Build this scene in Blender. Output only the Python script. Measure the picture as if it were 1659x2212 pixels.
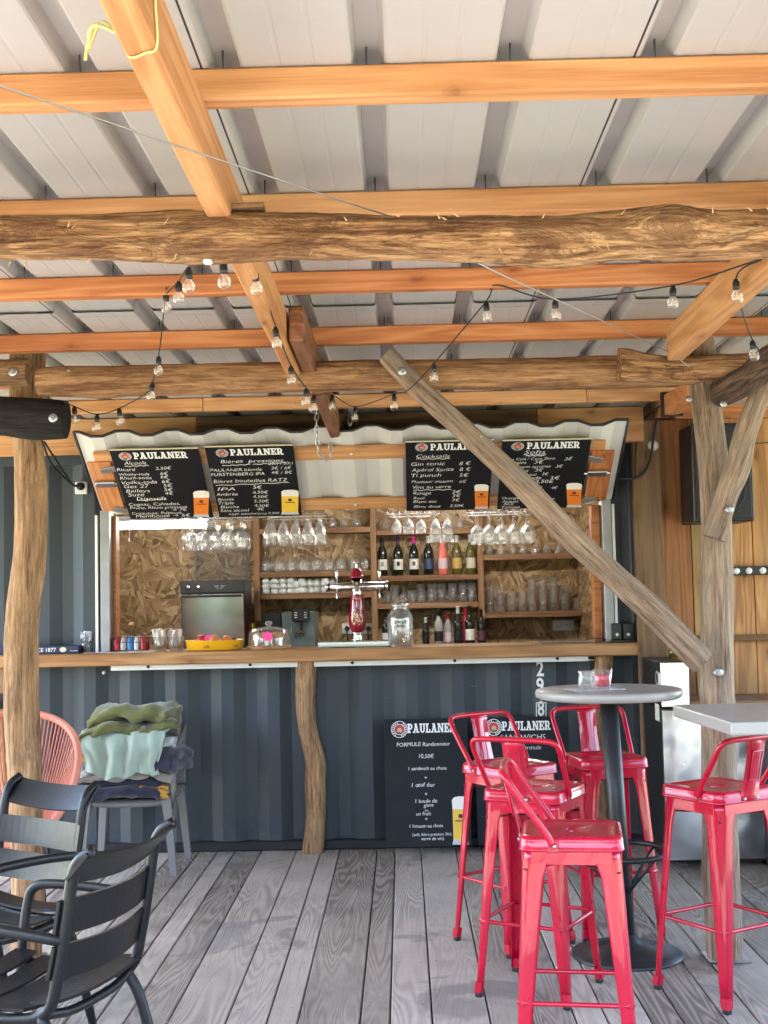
import bpy, bmesh, math, random
from mathutils import Vector as V, Matrix as M4, noise as mn
R = math.radians
random.seed(7)
sc = bpy.context.scene
for o in list(bpy.data.objects): bpy.data.objects.remove(o)

# ------------------------------------------------------------------ camera
# picture measures are given in a 1659 x 2212 frame; F is the focal length in that frame
F, CX, CY = 2728.0, 829.5, 1106.0
CAM = V((0, 0, 1.5))
psi, the, rho = R(0.805), R(3.68), R(1.2)
f0 = V((-math.sin(psi)*math.cos(the), math.cos(psi)*math.cos(the), math.sin(the)))
r0 = V((math.cos(psi), math.sin(psi), 0)); u0 = r0.cross(f0)
CR = r0*math.cos(rho) - u0*math.sin(rho); CU = u0*math.cos(rho) + r0*math.sin(rho)
cd = bpy.data.cameras.new('camera'); cam = bpy.data.objects.new('camera', cd)
sc.collection.objects.link(cam); sc.camera = cam
cd.sensor_fit = 'VERTICAL'; cd.sensor_height = 36; cd.lens = 36*F/2212; cd.clip_end = 3000; cd.clip_start = 0.05
cam.matrix_world = M4((( CR.x, CU.x, -f0.x, CAM.x), (CR.y, CU.y, -f0.y, CAM.y), (CR.z, CU.z, -f0.z, CAM.z), (0, 0, 0, 1)))

# ------------------------------------------------------------------ light
SUN_EL, SUN_AZ = 58, 238            # azimuth of the sun, degrees clockwise from +Y
w = bpy.data.worlds.new('World'); sc.world = w; w.use_nodes = True
nt = w.node_tree; nt.nodes.clear()
sky = nt.nodes.new('ShaderNodeTexSky'); sky.sky_type = 'NISHITA'; sky.sun_disc = False
sky.sun_elevation = R(SUN_EL); sky.sun_rotation = R(SUN_AZ); sky.dust_density = 1.5
bg = nt.nodes.new('ShaderNodeBackground'); bg.inputs[1].default_value = 0.15
ow = nt.nodes.new('ShaderNodeOutputWorld')
nt.links.new(sky.outputs[0], bg.inputs[0]); nt.links.new(bg.outputs[0], ow.inputs[0])
sd = bpy.data.lights.new('sun', 'SUN'); sd.energy = 2.4; sd.angle = R(0.53); sd.color = (1, 0.95, 0.88)
sun = bpy.data.objects.new('sun', sd); sc.collection.objects.link(sun)
sdir = V((math.sin(R(SUN_AZ))*math.cos(R(SUN_EL)), math.cos(R(SUN_AZ))*math.cos(R(SUN_EL)), math.sin(R(SUN_EL))))
sun.rotation_euler = sdir.to_track_quat('Z', 'Y').to_euler(); sun.location = (0, -6, 9)
vs = sc.view_settings; vs.view_transform = 'Standard'; vs.look = 'None'; vs.gamma = 1; vs.exposure = 3.9
sc.cycles.use_denoising = True
sc.cycles.max_bounces = 10; sc.cycles.diffuse_bounces = 6; sc.cycles.transparent_max_bounces = 32
sc.cycles.caustics_reflective = False; sc.cycles.caustics_refractive = False
sc.cycles.sample_clamp_indirect = 8

# ------------------------------------------------------------------ helpers
def ray(px, py): return f0 + CR*((px-CX)/F) - CU*((py-CY)/F)
def at(px, py, Y):
    d = ray(px, py); return CAM + d*((Y-CAM.y)/d.y)
def fl(px, py, z=0.0):
    d = ray(px, py); return CAM + d*((z-CAM.z)/d.z)
class Plane:
    """a plane in the place with its own right / up axes"""
    def __init__(s, o, u, v):
        s.o = V(o); s.u = V(u).normalized(); n = s.u.cross(V(v)).normalized()
        s.v = n.cross(s.u).normalized(); s.n = n
        if s.n.dot(CAM-s.o) < 0: s.n = -s.n
    def hit(s, px, py, off=0.0):
        d = ray(px, py); t = (s.o + s.n*off - CAM).dot(s.n)/d.dot(s.n); return CAM + d*t
W = {}
def link(o, parent=None, M=None, **kw):
    M = M or M4()
    sc.collection.objects.link(o); W[o] = M.copy()
    if parent: o.parent = parent; o.matrix_basis = W[parent].inverted() @ M
    else: o.matrix_basis = M
    return o
def tag(o, label=None, cat=None, group=None, kind=None):
    if label: o['label'] = label
    if cat: o['category'] = cat
    if group: o['group'] = group
    if kind: o['kind'] = kind
    return o
def thing(name, loc, label, cat, group=None, rz=0.0):
    o = bpy.data.objects.new(name, None); o.empty_display_size = 0.1
    link(o, None, M4.Translation(V(loc)) @ M4.Rotation(rz, 4, 'Z')); return tag(o, label, cat, group)
class MB:
    def __init__(s): s.v = []; s.f = []; s.sm = []
    def add(s, vs, fs, smooth=False, M=None):
        b = len(s.v)
        s.v += [(M @ V(p)) if M else V(p) for p in vs]
        s.f += [[b+i for i in f] for f in fs]; s.sm += [smooth]*len(fs); return s
    def mesh(s, name, mat):
        me = bpy.data.meshes.new(name); me.from_pydata([tuple(p) for p in s.v], [], s.f)
        me.polygons.foreach_set('use_smooth', s.sm); me.materials.append(mat); me.validate(); me.update(); return me
    def obj(s, name, mat, parent=None, M=None, **kw):
        o = bpy.data.objects.new(name, s.mesh(name, mat)); link(o, parent, M)
        return tag(o, **kw) if kw else o
def fix(o):
    bm = bmesh.new(); bm.from_mesh(o.data); bmesh.ops.recalc_face_normals(bm, faces=bm.faces); bm.to_mesh(o.data); bm.free(); return o
_cb = {}
def cbox(sx, sy, sz, b=0.0, seg=1):
    k = (round(sx, 4), round(sy, 4), round(sz, 4), b, seg)
    if k not in _cb:
        bm = bmesh.new(); bmesh.ops.create_cube(bm, size=1, matrix=M4.Diagonal((sx, sy, sz, 1)))
        if b: bmesh.ops.bevel(bm, geom=bm.edges[:], offset=min(b, .45*min(sx, sy, sz)), segments=seg, profile=.5, affect='EDGES')
        _cb[k] = ([v.co.copy() for v in bm.verts], [[v.index for v in f.verts] for f in bm.faces]); bm.free()
    return _cb[k]
def frame(p0, p1, up=(0, 0, 1)):
    """matrix whose X runs from p0 to p1, origin at the middle"""
    p0, p1 = V(p0), V(p1); x = (p1-p0).normalized(); y = V(up).cross(x)
    if y.length < 1e-5: y = V((0, 1, 0)).cross(x)
    y.normalize(); z = x.cross(y); c = (p0+p1)/2
    return M4(((x.x, y.x, z.x, c.x), (x.y, y.y, z.y, c.y), (x.z, y.z, z.z, c.z), (0, 0, 0, 1)))
def beam(name, p0, p1, w, h, mat, parent=None, b=.004, up=(0, 0, 1), **kw):
    L = (V(p1)-V(p0)).length; m = MB(); m.add(*cbox(L, w, h, b))
    return m.obj(name, mat, parent, frame(p0, p1, up), **kw)
def box(name, c, s, mat, parent=None, b=.004, rz=0, seg=1, **kw):
    m = MB(); m.add(*cbox(s[0], s[1], s[2], b, seg), smooth=False)
    return m.obj(name, mat, parent, M4.Translation(V(c)) @ M4.Rotation(rz, 4, 'Z'), **kw)
def tube(m, pts, r, n=8, caps=True, closed=False, smooth=True, M=None, flat=1.0):
    pts = [V(p) for p in pts]; N = len(pts); rs = r if isinstance(r, (list, tuple)) else [r]*N
    vs = []; fs = []; t0 = None; nrm = None
    for i, p in enumerate(pts):
        a = pts[(i-1) % N] if (closed or i > 0) else p; c = pts[(i+1) % N] if (closed or i < N-1) else p
        t = (c-a).normalized()
        if nrm is None:
            nrm = t.orthogonal().normalized()
            if abs(t.z) < .9: nrm = (V((0, 0, 1)) - t*t.z).normalized()
        else: nrm = (nrm - t*nrm.dot(t)).normalized()
        bi = t.cross(nrm)
        for k in range(n):
            q = 2*math.pi*k/n + (math.pi/n if n == 4 else 0); vs.append(p + (nrm*math.cos(q) + bi*math.sin(q)*flat)*rs[i])
    for i in range(N if closed else N-1):
        j = (i+1) % N
        for k in range(n): fs.append([i*n+k, i*n+(k+1) % n, j*n+(k+1) % n, j*n+k])
    if caps and not closed: fs += [[k for k in range(n)][::-1], [(N-1)*n+k for k in range(n)]]
    return m.add(vs, fs, smooth, M)
def lathe(m, prof, n=16, M=None, smooth=True, cap0=False, cap1=False, arc=None):
    """profile of (radius, z)"""
    vs = []; fs = []
    for (r, z) in prof:
        for k in range(n): q = 2*math.pi*k/n; vs.append((r*math.cos(q), r*math.sin(q), z))
    for i in range(len(prof)-1):
        for k in range(n): fs.append([i*n+k, i*n+(k+1) % n, (i+1)*n+(k+1) % n, (i+1)*n+k])
    if cap0: fs.append([k for k in range(n)][::-1])
    if cap1: fs.append([(len(prof)-1)*n+k for k in range(n)])
    return m.add(vs, fs, smooth, M)
def prism(m, poly, d, M=None):
    """2-D polygon in local XZ extruded along +Y by d"""
    n = len(poly); vs = [(x, 0, z) for x, z in poly] + [(x, d, z) for x, z in poly]
    fs = [list(range(n)), list(range(n, 2*n))[::-1]] + [[i, i+n, (i+1) % n+n, (i+1) % n] for i in range(n)]
    return m.add(vs, fs, False, M)
def smooth_path(pts, k=6):
    """Catmull-Rom through the points"""
    pts = [V(p) for p in pts]; P = [pts[0]*2-pts[1]] + pts + [pts[-1]*2-pts[-2]]; out = []
    for i in range(1, len(P)-2):
        a, b, c, d = P[i-1:i+3]
        for j in range(k):
            t = j/k; out.append(.5*((2*b) + (c-a)*t + (2*a-5*b+4*c-d)*t*t + (3*b-a-3*c+d)*t**3))
    return out + [pts[-1]]
def T(x, y, z): return M4.Translation((x, y, z))
def RZ(a): return M4.Rotation(a, 4, 'Z')
def RX(a): return M4.Rotation(a, 4, 'X')
def RY(a): return M4.Rotation(a, 4, 'Y')
def copy_tree(o, M, parent=None):
    c = o.copy(); sc.collection.objects.link(c); c.parent = parent; W[c] = M.copy()
    c.matrix_basis = (W[parent].inverted() @ M) if parent else M
    for ch in [q for q in list(W) if q.parent == o]: copy_tree(ch, M @ (W[o].inverted() @ W[ch]), c)
    return c

# ------------------------------------------------------------------ materials
class NT:
    def __init__(s, name):
        s.m = bpy.data.materials.new(name); s.m.use_nodes = True; s.t = s.m.node_tree; s.t.nodes.clear()
        s.out = s.n('ShaderNodeOutputMaterial')
    def n(s, t, ins=None, **kw):
        k = s.t.nodes.new(t)
        for a, b in kw.items(): setattr(k, a, b)
        for a, b in (ins or {}).items():
            if isinstance(b, bpy.types.NodeSocket): s.t.links.new(b, k.inputs[a])
            else: k.inputs[a].default_value = b
        return k
    def math(s, op, a, b=0.0, c=None):
        k = s.n('ShaderNodeMath', {0: a, 1: b}, operation=op)
        if c is not None:
            if isinstance(c, bpy.types.NodeSocket): s.t.links.new(c, k.inputs[2])
            else: k.inputs[2].default_value = c
        return k.outputs[0]
    def mix(s, f, a, b, mode='MIX'):
        k = s.n('ShaderNodeMix', {0: f}, data_type='RGBA', blend_type=mode)
        for i, x in ((6, a), (7, b)):
            if isinstance(x, bpy.types.NodeSocket): s.t.links.new(x, k.inputs[i])
            else: k.inputs[i].default_value = (*x[:3], 1)
        return k.outputs[2]
    def ramp(s, f, stops):
        k = s.n('ShaderNodeValToRGB', {0: f}); e = k.color_ramp.elements
        while len(e) < len(stops): e.new(0.5)
        for el, (p, c) in zip(e, stops): el.position = p; el.color = (*c, 1) if len(c) == 3 else c
        return k.outputs[0]
    def coords(s, scale=(1, 1, 1), rand=True, which='Object'):
        tc = s.n('ShaderNodeTexCoord').outputs[which]
        if rand:
            oi = s.n('ShaderNodeObjectInfo').outputs['Random']
            off = s.n('ShaderNodeCombineXYZ', {0: s.math('MULTIPLY', oi, 37.0), 1: s.math('MULTIPLY', oi, 11.3), 2: s.math('MULTIPLY', oi, 23.7)}).outputs[0]
            tc = s.n('ShaderNodeVectorMath', {0: tc, 1: off}, operation='ADD').outputs[0]
        return s.n('ShaderNodeVectorMath', {0: tc, 1: scale}, operation='MULTIPLY').outputs[0]
    def noise(s, vec, scale, detail=4, rough=.55, dist=0.0, out=0):
        return s.n('ShaderNodeTexNoise', {'Vector': vec, 'Scale': scale, 'Detail': detail, 'Roughness': rough, 'Distortion': dist}).outputs[out]
    def bsdf(s, color, rough, bump=None, bstr=.3, bdist=.01, **ins):
        b = s.n('ShaderNodeBsdfPrincipled')
        for k, x in (('Base Color', color), ('Roughness', rough)):
            if isinstance(x, bpy.types.NodeSocket): s.t.links.new(x, b.inputs[k])
            else: b.inputs[k].default_value = (*x, 1) if isinstance(x, tuple) and len(x) == 3 else x
        for k, x in ins.items():
            k = k.replace('_', ' ')
            if isinstance(x, bpy.types.NodeSocket): s.t.links.new(x, b.inputs[k])
            else: b.inputs[k].default_value = x
        if bump is not None:
            bp = s.n('ShaderNodeBump', {'Strength': bstr, 'Distance': bdist, 'Height': bump}); s.t.links.new(bp.outputs[0], b.inputs['Normal'])
        s.t.links.new(b.outputs[0], s.out.inputs[0]); return s.m
def plain(name, c, rough=.5, var=.12, scale=6, bump=.0, bscale=60, metal=0.0, **ins):
    """one colour with a little uneven tone, gloss and relief"""
    t = NT(name); co = t.coords(); n1 = t.noise(co, scale, 5, .6)
    col = t.mix(n1, tuple(max(0, x*(1-var)) for x in c), tuple(min(1, x*(1+var)) for x in c))
    ro = t.math('ADD', t.math('MULTIPLY', t.noise(co, scale*2.3, 3), .2), rough-.1)
    return t.bsdf(col, ro, t.noise(co, bscale, 3) if bump else None, bump, .004, Metallic=metal, **ins)
def sawn(name, pale, mid, dark, rough=.6, rings=9.0, knots=True, grey=None, bstr=.15, sheen=None):
    """sawn timber, grain along local X"""
    t = NT(name); co = t.coords(); s = t.n('ShaderNodeVectorMath', {0: co, 1: (.55, 8.0, 8.0)}, operation='MULTIPLY').outputs[0]
    base = t.noise(s, 1.0, 2, .5, .5)
    ring = t.math('MULTIPLY', t.math('ADD', t.math('SINE', t.math('MULTIPLY', base, rings*6.28)), 1), .5)
    fine = t.noise(t.n('ShaderNodeVectorMath', {0: co, 1: (5, 160, 160)}, operation='MULTIPLY').outputs[0], 1.0, 4, .65)
    big = t.noise(t.n('ShaderNodeVectorMath', {0: co, 1: (1.2, 3, 3)}, operation='MULTIPLY').outputs[0], 1.0, 3)
    rnd = t.n('ShaderNodeObjectInfo').outputs['Random']
    c_ = lambda x, k: t.math('MULTIPLY', t.math('SUBTRACT', x, .5), k)
    f = t.math('ADD', .46, t.math('ADD', t.math('ADD', c_(ring, .34), c_(fine, .75)), t.math('ADD', c_(big, .7), c_(rnd, .26))))
    col = t.ramp(f, [(.15, pale), (.48, mid), (.88, dark)])
    if knots:
        sp = t.n('ShaderNodeSeparateXYZ', {0: co}); wob = c_(t.noise(co, 22, 3), .16)
        kv = t.n('ShaderNodeCombineXYZ', {0: t.math('ADD', t.math('MULTIPLY', sp.outputs[0], 2.6), wob), 1: t.math('ADD', t.math('MULTIPLY', t.math('ADD', sp.outputs[1], sp.outputs[2]), 6.5), wob), 2: 0.0}).outputs[0]
        vo = t.n('ShaderNodeTexVoronoi', {'Vector': kv, 'Scale': 1.0, 'Randomness': .9}, voronoi_dimensions='2D')
        ok = t.math('GREATER_THAN', t.n('ShaderNodeSeparateColor', {0: vo.outputs['Color']}).outputs[0], .60)
        halo = t.math('MULTIPLY', ok, t.ramp(vo.outputs['Distance'], [(.06, (1, 1, 1)), (.26, (0, 0, 0))]))
        kn = t.math('MULTIPLY', ok, t.ramp(vo.outputs['Distance'], [(.02, (1, 1, 1)), (.07, (0, 0, 0))]))
        ed = t.math('MULTIPLY', ok, t.ramp(vo.outputs['Distance'], [(.055, (0, 0, 0)), (.068, (1, 1, 1)), (.085, (0, 0, 0))]))
        col = t.mix(t.math('MULTIPLY', halo, .6), col, dark)
        col = t.mix(t.math('MULTIPLY', kn, .85), col, tuple(x*.6 for x in dark)); col = t.mix(t.math('MULTIPLY', ed, .3), col, tuple(x*.35 for x in dark))
    if grey:
        g = t.ramp(t.noise(t.n('ShaderNodeVectorMath', {0: co, 1: (1.0, 4, 4)}, operation='MULTIPLY').outputs[0], 1.6, 5, .7), [(.42, (0, 0, 0)), (.66, (1, 1, 1))])
        col = t.mix(t.math('MULTIPLY', g, grey[3]), col, grey[:3])
    return t.bsdf(col, rough, t.math('ADD', fine, t.math('MULTIPLY', ring, .3)), bstr, .004, Specular_IOR_Level=.22)
def rough_log(name, pale, mid, dark, patch, pf=.6, bstr=.6):
    """peeled, weathered round wood, grain along local X"""
    t = NT(name); co = t.coords()
    st = lambda a: t.n('ShaderNodeVectorMath', {0: co, 1: a}, operation='MULTIPLY').outputs[0]
    g1 = t.noise(st((4.0, 62, 62)), 1.0, 6, .68, .35); g2 = t.noise(st((1.8, 13, 13)), 1.0, 6, .72, .4); g3 = t.noise(st((12, 210, 210)), 1.0, 3, .7)
    c_ = lambda x, k: t.math('MULTIPLY', t.math('SUBTRACT', x, .5), k)
    f = t.math('ADD', .5, t.math('ADD', c_(g1, 1.5), t.math('ADD', c_(g2, 1.1), c_(g3, .8))))
    col = t.ramp(f, [(.18, dark), (.42, mid), (.66, pale), (.86, tuple(min(1, x*1.25) for x in pale))])
    pa = t.ramp(t.noise(st((2.6, 9, 9)), 1.3, 8, .78, 1.2), [(.50, (0, 0, 0)), (.58, (1, 1, 1))])
    col = t.mix(t.math('MULTIPLY', pa, pf), col, patch)
    cr = t.ramp(t.noise(st((1.1, 26, 26)), 1.0, 4, .6, .3), [(.33, (1, 1, 1)), (.38, (0, 0, 0))])
    col = t.mix(t.math('MULTIPLY', cr, .5), col, tuple(x*.4 for x in dark))
    h = t.math('SUBTRACT', t.math('ADD', g1, t.math('MULTIPLY', pa, .25)), t.math('MULTIPLY', cr, .5))
    return t.bsdf(col, .8, h, bstr, .014, Specular_IOR_Level=.18)
def glassy(name, tint=(1, 1, 1), gloss=1.0, body=.05, milk=1.0):
    """thin clear glass: looks through, with a mirror-like fresnel skin"""
    t = NT(name); lw = t.n('ShaderNodeLayerWeight', {'Blend': .5})
    tr = t.n('ShaderNodeBsdfTransparent', {0: (*tint, 1)}); gl = t.n('ShaderNodeBsdfGlossy', {0: (1, 1, 1, 1), 1: .03})
    f = t.math('ADD', t.math('MULTIPLY', t.math('POWER', lw.outputs['Facing'], 2.2), .55*gloss), body)
    df = t.n('ShaderNodeBsdfDiffuse', {0: (.75, .77, .77, 1)}); tf = t.n('ShaderNodeMixShader', {0: t.math('ADD', .05*milk, t.math('MULTIPLY', t.math('POWER', lw.outputs['Facing'], 2.5), .30*milk)), 1: tr.outputs[0], 2: df.outputs[0]})
    mx = t.n('ShaderNodeMixShader', {0: f, 1: tf.outputs[0], 2: gl.outputs[0]})
    t.t.links.new(mx.outputs[0], t.out.inputs[0]); return t.m
def emit(name, c, st):
    t = NT(name); e = t.n('ShaderNodeEmission', {0: (*c, 1), 1: st}); t.t.links.new(e.outputs[0], t.out.inputs[0]); return t.m
def osb_mat():
    t = NT('strand_board'); co = t.n('ShaderNodeTexCoord').outputs['Object']; cols = []; hs = []
    wv = t.n('ShaderNodeVectorMath', {0: t.noise(co, 7, 2, out=1), 1: (.5, .5, .5)}, operation='SUBTRACT').outputs[0]
    wv = t.n('ShaderNodeVectorMath', {0: wv, 1: (.03, .03, .03)}, operation='MULTIPLY').outputs[0]
    for i, ang in enumerate((.25, 1.1, 1.9, 2.75)):
        p = t.n('ShaderNodeVectorMath', {0: co, 1: wv}, operation='ADD').outputs[0]
        mp = t.n('ShaderNodeMapping', {'Vector': p, 'Location': (i*3.1, 0, i*1.7), 'Rotation': (0, ang, 0)}).outputs[0]
        mp = t.n('ShaderNodeVectorMath', {0: mp, 1: (10, 1, 42)}, operation='MULTIPLY').outputs[0]
        vo = t.n('ShaderNodeTexVoronoi', {'Vector': mp, 'Scale': 1.0, 'Randomness': 1.0})
        sp = t.n('ShaderNodeSeparateColor', {0: vo.outputs['Color']}); cols.append(sp); hs.append(vo.outputs['Distance'])
    # the flake on top of each spot comes from a patchwork of the four directions
    sel = t.n('ShaderNodeTexVoronoi', {'Vector': t.n('ShaderNodeVectorMath', {0: co, 1: wv}, operation='ADD').outputs[0], 'Scale': 10.0})
    s = t.n('ShaderNodeSeparateColor', {0: sel.outputs['Color']}).outputs[0]
    v = cols[0].outputs[0]; h = hs[0]
    for i, th in ((1, .25), (2, .5), (3, .75)):
        g = t.math('GREATER_THAN', s, th)
        v = t.n('ShaderNodeMix', {0: g, 2: v, 3: cols[i].outputs[0]}).outputs[0]; h = t.n('ShaderNodeMix', {0: g, 2: h, 3: hs[i]}).outputs[0]
    gr = t.noise(t.n('ShaderNodeVectorMath', {0: co, 1: (60, 60, 25)}, operation='MULTIPLY').outputs[0], 1.0, 4)
    v = t.math('ADD', t.math('MULTIPLY', v, .8), t.math('MULTIPLY', gr, .25))
    col = t.ramp(v, [(.05, (.07, .036, .014)), (.25, (.24, .135, .052)), (.55, (.37, .225, .095)), (.80, (.46, .31, .15)), (1.0, (.66, .50, .28))])
    return t.bsdf(col, .55, h, .3, .006)
def deck_mat():
    """grey weathered boards with raised cathedral grain, along local X"""
    t = NT('weathered_deck_timber'); co = t.coords()
    st = lambda a: t.n('ShaderNodeVectorMath', {0: co, 1: a}, operation='MULTIPLY').outputs[0]
    rnd = t.n('ShaderNodeObjectInfo').outputs['Random']
    base = t.noise(st((.55, 5.2, 1)), 1.0, 2.0, .5, .5)
    ring = t.math('MULTIPLY', t.math('ADD', t.math('SINE', t.math('MULTIPLY', base, 150.0)), 1), .5)
    amt = t.ramp(t.noise(st((.8, 2, 1)), 1.0, 2), [(.35, (.15, .15, .15)), (.62, (1, 1, 1))])
    fine = t.noise(st((6, 220, 220)), 1.0, 4, .7); big = t.noise(co, 2.2, 5, .65)
    v = t.math('ADD', t.math('MULTIPLY', fine, .3), t.math('ADD', t.math('MULTIPLY', t.math('MULTIPLY', ring, amt), -.27), t.math('MULTIPLY', big, .5)))
    v = t.math('ADD', v, t.math('MULTIPLY', t.math('SUBTRACT', rnd, .5), .34))
    col = t.ramp(v, [(.02, (.155, .132, .108)), (.24, (.30, .262, .222)), (.48, (.45, .40, .345)), (.75, (.58, .525, .46))])
    gl = t.n('ShaderNodeNewGeometry').outputs['Position']
    spill = t.ramp(t.noise(gl, 1.7, 4, .6, .8), [(.585, (0, 0, 0)), (.63, (1, 1, 1))])       # old damp spills
    col = t.mix(t.math('MULTIPLY', spill, .5), col, (.15, .145, .14))
    return t.bsdf(col, .7, t.math('ADD', t.math('MULTIPLY', ring, amt), fine), .4, .003, Specular_IOR_Level=.25)

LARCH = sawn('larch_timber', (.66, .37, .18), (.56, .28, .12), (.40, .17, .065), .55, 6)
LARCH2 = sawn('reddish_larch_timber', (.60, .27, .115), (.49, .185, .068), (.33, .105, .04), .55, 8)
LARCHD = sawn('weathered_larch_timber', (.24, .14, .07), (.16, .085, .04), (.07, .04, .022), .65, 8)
PLANKW = sawn('wall_plank_timber', (.68, .39, .165), (.56, .28, .105), (.33, .145, .058), .6, 7, grey=(.28, .18, .10, .35))
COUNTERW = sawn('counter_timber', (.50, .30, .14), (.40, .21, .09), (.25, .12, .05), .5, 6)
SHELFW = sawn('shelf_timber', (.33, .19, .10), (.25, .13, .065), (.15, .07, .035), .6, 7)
LOGF = rough_log('fresh_peeled_log', (.50, .30, .15), (.32, .165, .075), (.115, .052, .025), (.16, .07, .036), .66, 1.0)
LOGM = rough_log('brown_peeled_log', (.39, .215, .105), (.255, .128, .058), (.095, .046, .023), (.14, .072, .04), .45)
LOGP = rough_log('tan_peeled_log', (.42, .255, .135), (.285, .16, .08), (.115, .062, .032), (.20, .13, .078), .55)
LOGG = rough_log('greyed_log', (.36, .265, .19), (.245, .168, .115), (.115, .074, .05), (.25, .21, .175), .65)
LOGB = rough_log('charred_log', (.022, .02, .018), (.012, .011, .011), (.008, .008, .008), (.05, .036, .022), .3)
LOGX = rough_log('dark_bark_log', (.15, .095, .065), (.085, .054, .04), (.03, .02, .016), (.12, .07, .045), .5, 1.0)
DECK = deck_mat(); OSB = osb_mat()
SHEET = plain('white_roof_sheet', (.415, .402, .392), .42, .05, 2.5)
def container_paint():
    t = NT('anthracite_container_paint'); g = t.n('ShaderNodeNewGeometry').outputs['Position']; z = t.n('ShaderNodeSeparateXYZ', {0: g}).outputs[2]
    st = t.n('ShaderNodeVectorMath', {0: g, 1: (14, 14, 1.6)}, operation='MULTIPLY').outputs[0]
    col = t.mix(t.noise(g, 2.6, 5), (.036, .048, .058), (.054, .067, .078))
    run = t.ramp(t.noise(st, 1.0, 5, .65), [(.52, (0, 0, 0)), (.72, (1, 1, 1))])                       # vertical run marks
    col = t.mix(t.math('MULTIPLY', run, .28), col, (.075, .07, .066))
    mud = t.math('MULTIPLY', t.ramp(t.noise(g, 6, 6, .7), [(.42, (0, 0, 0)), (.66, (1, 1, 1))]), t.ramp(z, [(.0, (1, 1, 1)), (.34, (0, 0, 0))]))   # splashed dust above the deck
    col = t.mix(t.math('MULTIPLY', mud, .35), col, (.14, .125, .105))
    sc_ = t.ramp(t.noise(t.n('ShaderNodeVectorMath', {0: g, 1: (9, 9, 70)}, operation='MULTIPLY').outputs[0], 1.0, 2), [(.735, (0, 0, 0)), (.75, (1, 1, 1))])
    col = t.mix(t.math('MULTIPLY', sc_, .5), col, (.16, .16, .16))
    ro = t.math('ADD', .40, t.math('MULTIPLY', t.noise(g, 5, 4), .18))
    return t.bsdf(col, ro, t.noise(g, 3.5, 2), .35, .02, Specular_IOR_Level=.35)
CONT = container_paint()
FLAPW = plain('cream_container_paint', (.62, .605, .585), .45, .06, 3)
STEEL = plain('bare_steel', (.30, .30, .30), .45, .35, 9, metal=.7)
ZINC = plain('galvanised_steel', (.42, .42, .43), .38, .15, 30, metal=1.0)
CHROME = plain('chrome', (.82, .82, .82), .12, .03, 5, metal=1.0)
STAIN = plain('brushed_stainless', (.50, .51, .52), .24, .06, 3, metal=1.0)
BLACK = plain('black_plastic', (.014, .014, .015), .42, .2, 8)
RUBBER = plain('black_rubber', (.012, .012, .012), .7, .2, 8)
DARKBROWN = plain('dark_edge_trim', (.02, .014, .013), .5, .2, 8)
WHITE = plain('white_plastic', (.72, .72, .70), .4, .04, 5)
BOARDK = plain('chalkboard_black', (.010, .011, .014), .5, .3, 4, Specular_IOR_Level=.2)
CHALK = plain('white_chalk_marker', (.80, .80, .78), .8, .25, 90)
PRINTW = plain('white_print', (.85, .85, .84), .5, .02, 5)
RED = plain('red_lacquered_steel', (.47, .003, .028), .30, .2, 7, Coat_Weight=.7, Coat_Roughness=.025, Specular_IOR_Level=.2)
GLASS = glassy('clear_glass'); GLASSB = glassy('bulb_glass', (1, 1, 1), 1.2, .08, .5)
# ------------------------------------------------------------------ ground and deck
def ground_mat():
    t = NT('dry_grass_and_gravel'); g = t.n('ShaderNodeNewGeometry').outputs['Position']
    a = t.noise(g, .35, 5, .6); b = t.noise(g, 9, 5, .7)
    col = t.mix(t.ramp(a, [(.45, (0, 0, 0)), (.6, (1, 1, 1))]), t.mix(b, (.16, .20, .07), (.24, .27, .11)), t.mix(b, (.38, .33, .27), (.52, .47, .39)))
    return t.bsdf(col, .9, b, .5, .03)
m = MB(); N = 24; vs_ = []
for r_ in (0, 14, 60, 400, 2500): vs_ += [(r_*math.cos(2*math.pi*k/N), r_*math.sin(2*math.pi*k/N), -.22) for k in range(N)]
m.add(vs_, [[i*N+k, i*N+(k+1) % N, (i+1)*N+(k+1) % N, (i+1)*N+k] for i in range(4) for k in range(N)])
m.obj('ground', ground_mat(), kind='structure')
# the wood behind the viewer: it shades the low sky and shows in every gloss
def leaf_mat():
    t = NT('woodland_leaves'); co = t.n('ShaderNodeNewGeometry').outputs['Position']; col = t.mix(t.noise(co, .8, 4), (.035, .065, .018), (.09, .13, .035)); return t.bsdf(col, .7)
q_ = random.Random(21); m = MB()
for k in range(16000):
    az = R(q_.uniform(95, 265)); top = 5.0 + 1.2*math.sin(az*9) + .9*math.sin(az*23+1); z = top*q_.random()**.8; rr = q_.uniform(15, 19) + .06*z*z*.3
    c = V((math.sin(az)*rr, math.cos(az)*rr, z-.2)); s_ = q_.uniform(.16, .38); Mx = M4.Translation(c) @ RZ(q_.uniform(0, 6.3)) @ RX(q_.uniform(-1.2, 1.2))
    m.add([(-s_, 0, -s_*.5), (0, .05, -s_*.7), (s_, 0, 0), (0, .04, s_*.8)], [[0, 1, 2, 3]], False, Mx)
for k in range(44):
    az = R(95+k*4+q_.uniform(-1.5, 1.5)); rr = q_.uniform(16, 18); tube(m, [(math.sin(az)*rr, math.cos(az)*rr, -.3), (math.sin(az)*rr+q_.uniform(-.3, .3), math.cos(az)*rr, 4)], [.16, .05], 6)
m.obj('woodland', leaf_mat(), kind='stuff', label='leafy green woodland edge around the clearing behind the viewer', cat='woodland')
YD0, YD1, YC = -2.6, 7.66, 7.55
deck = box('deck', (0, (YD0+YD1)/2, -.13), (9.2, YD1-YD0, .14), plain('dark_joist_timber', (.03, .026, .022), .9), b=0, kind='structure')
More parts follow.
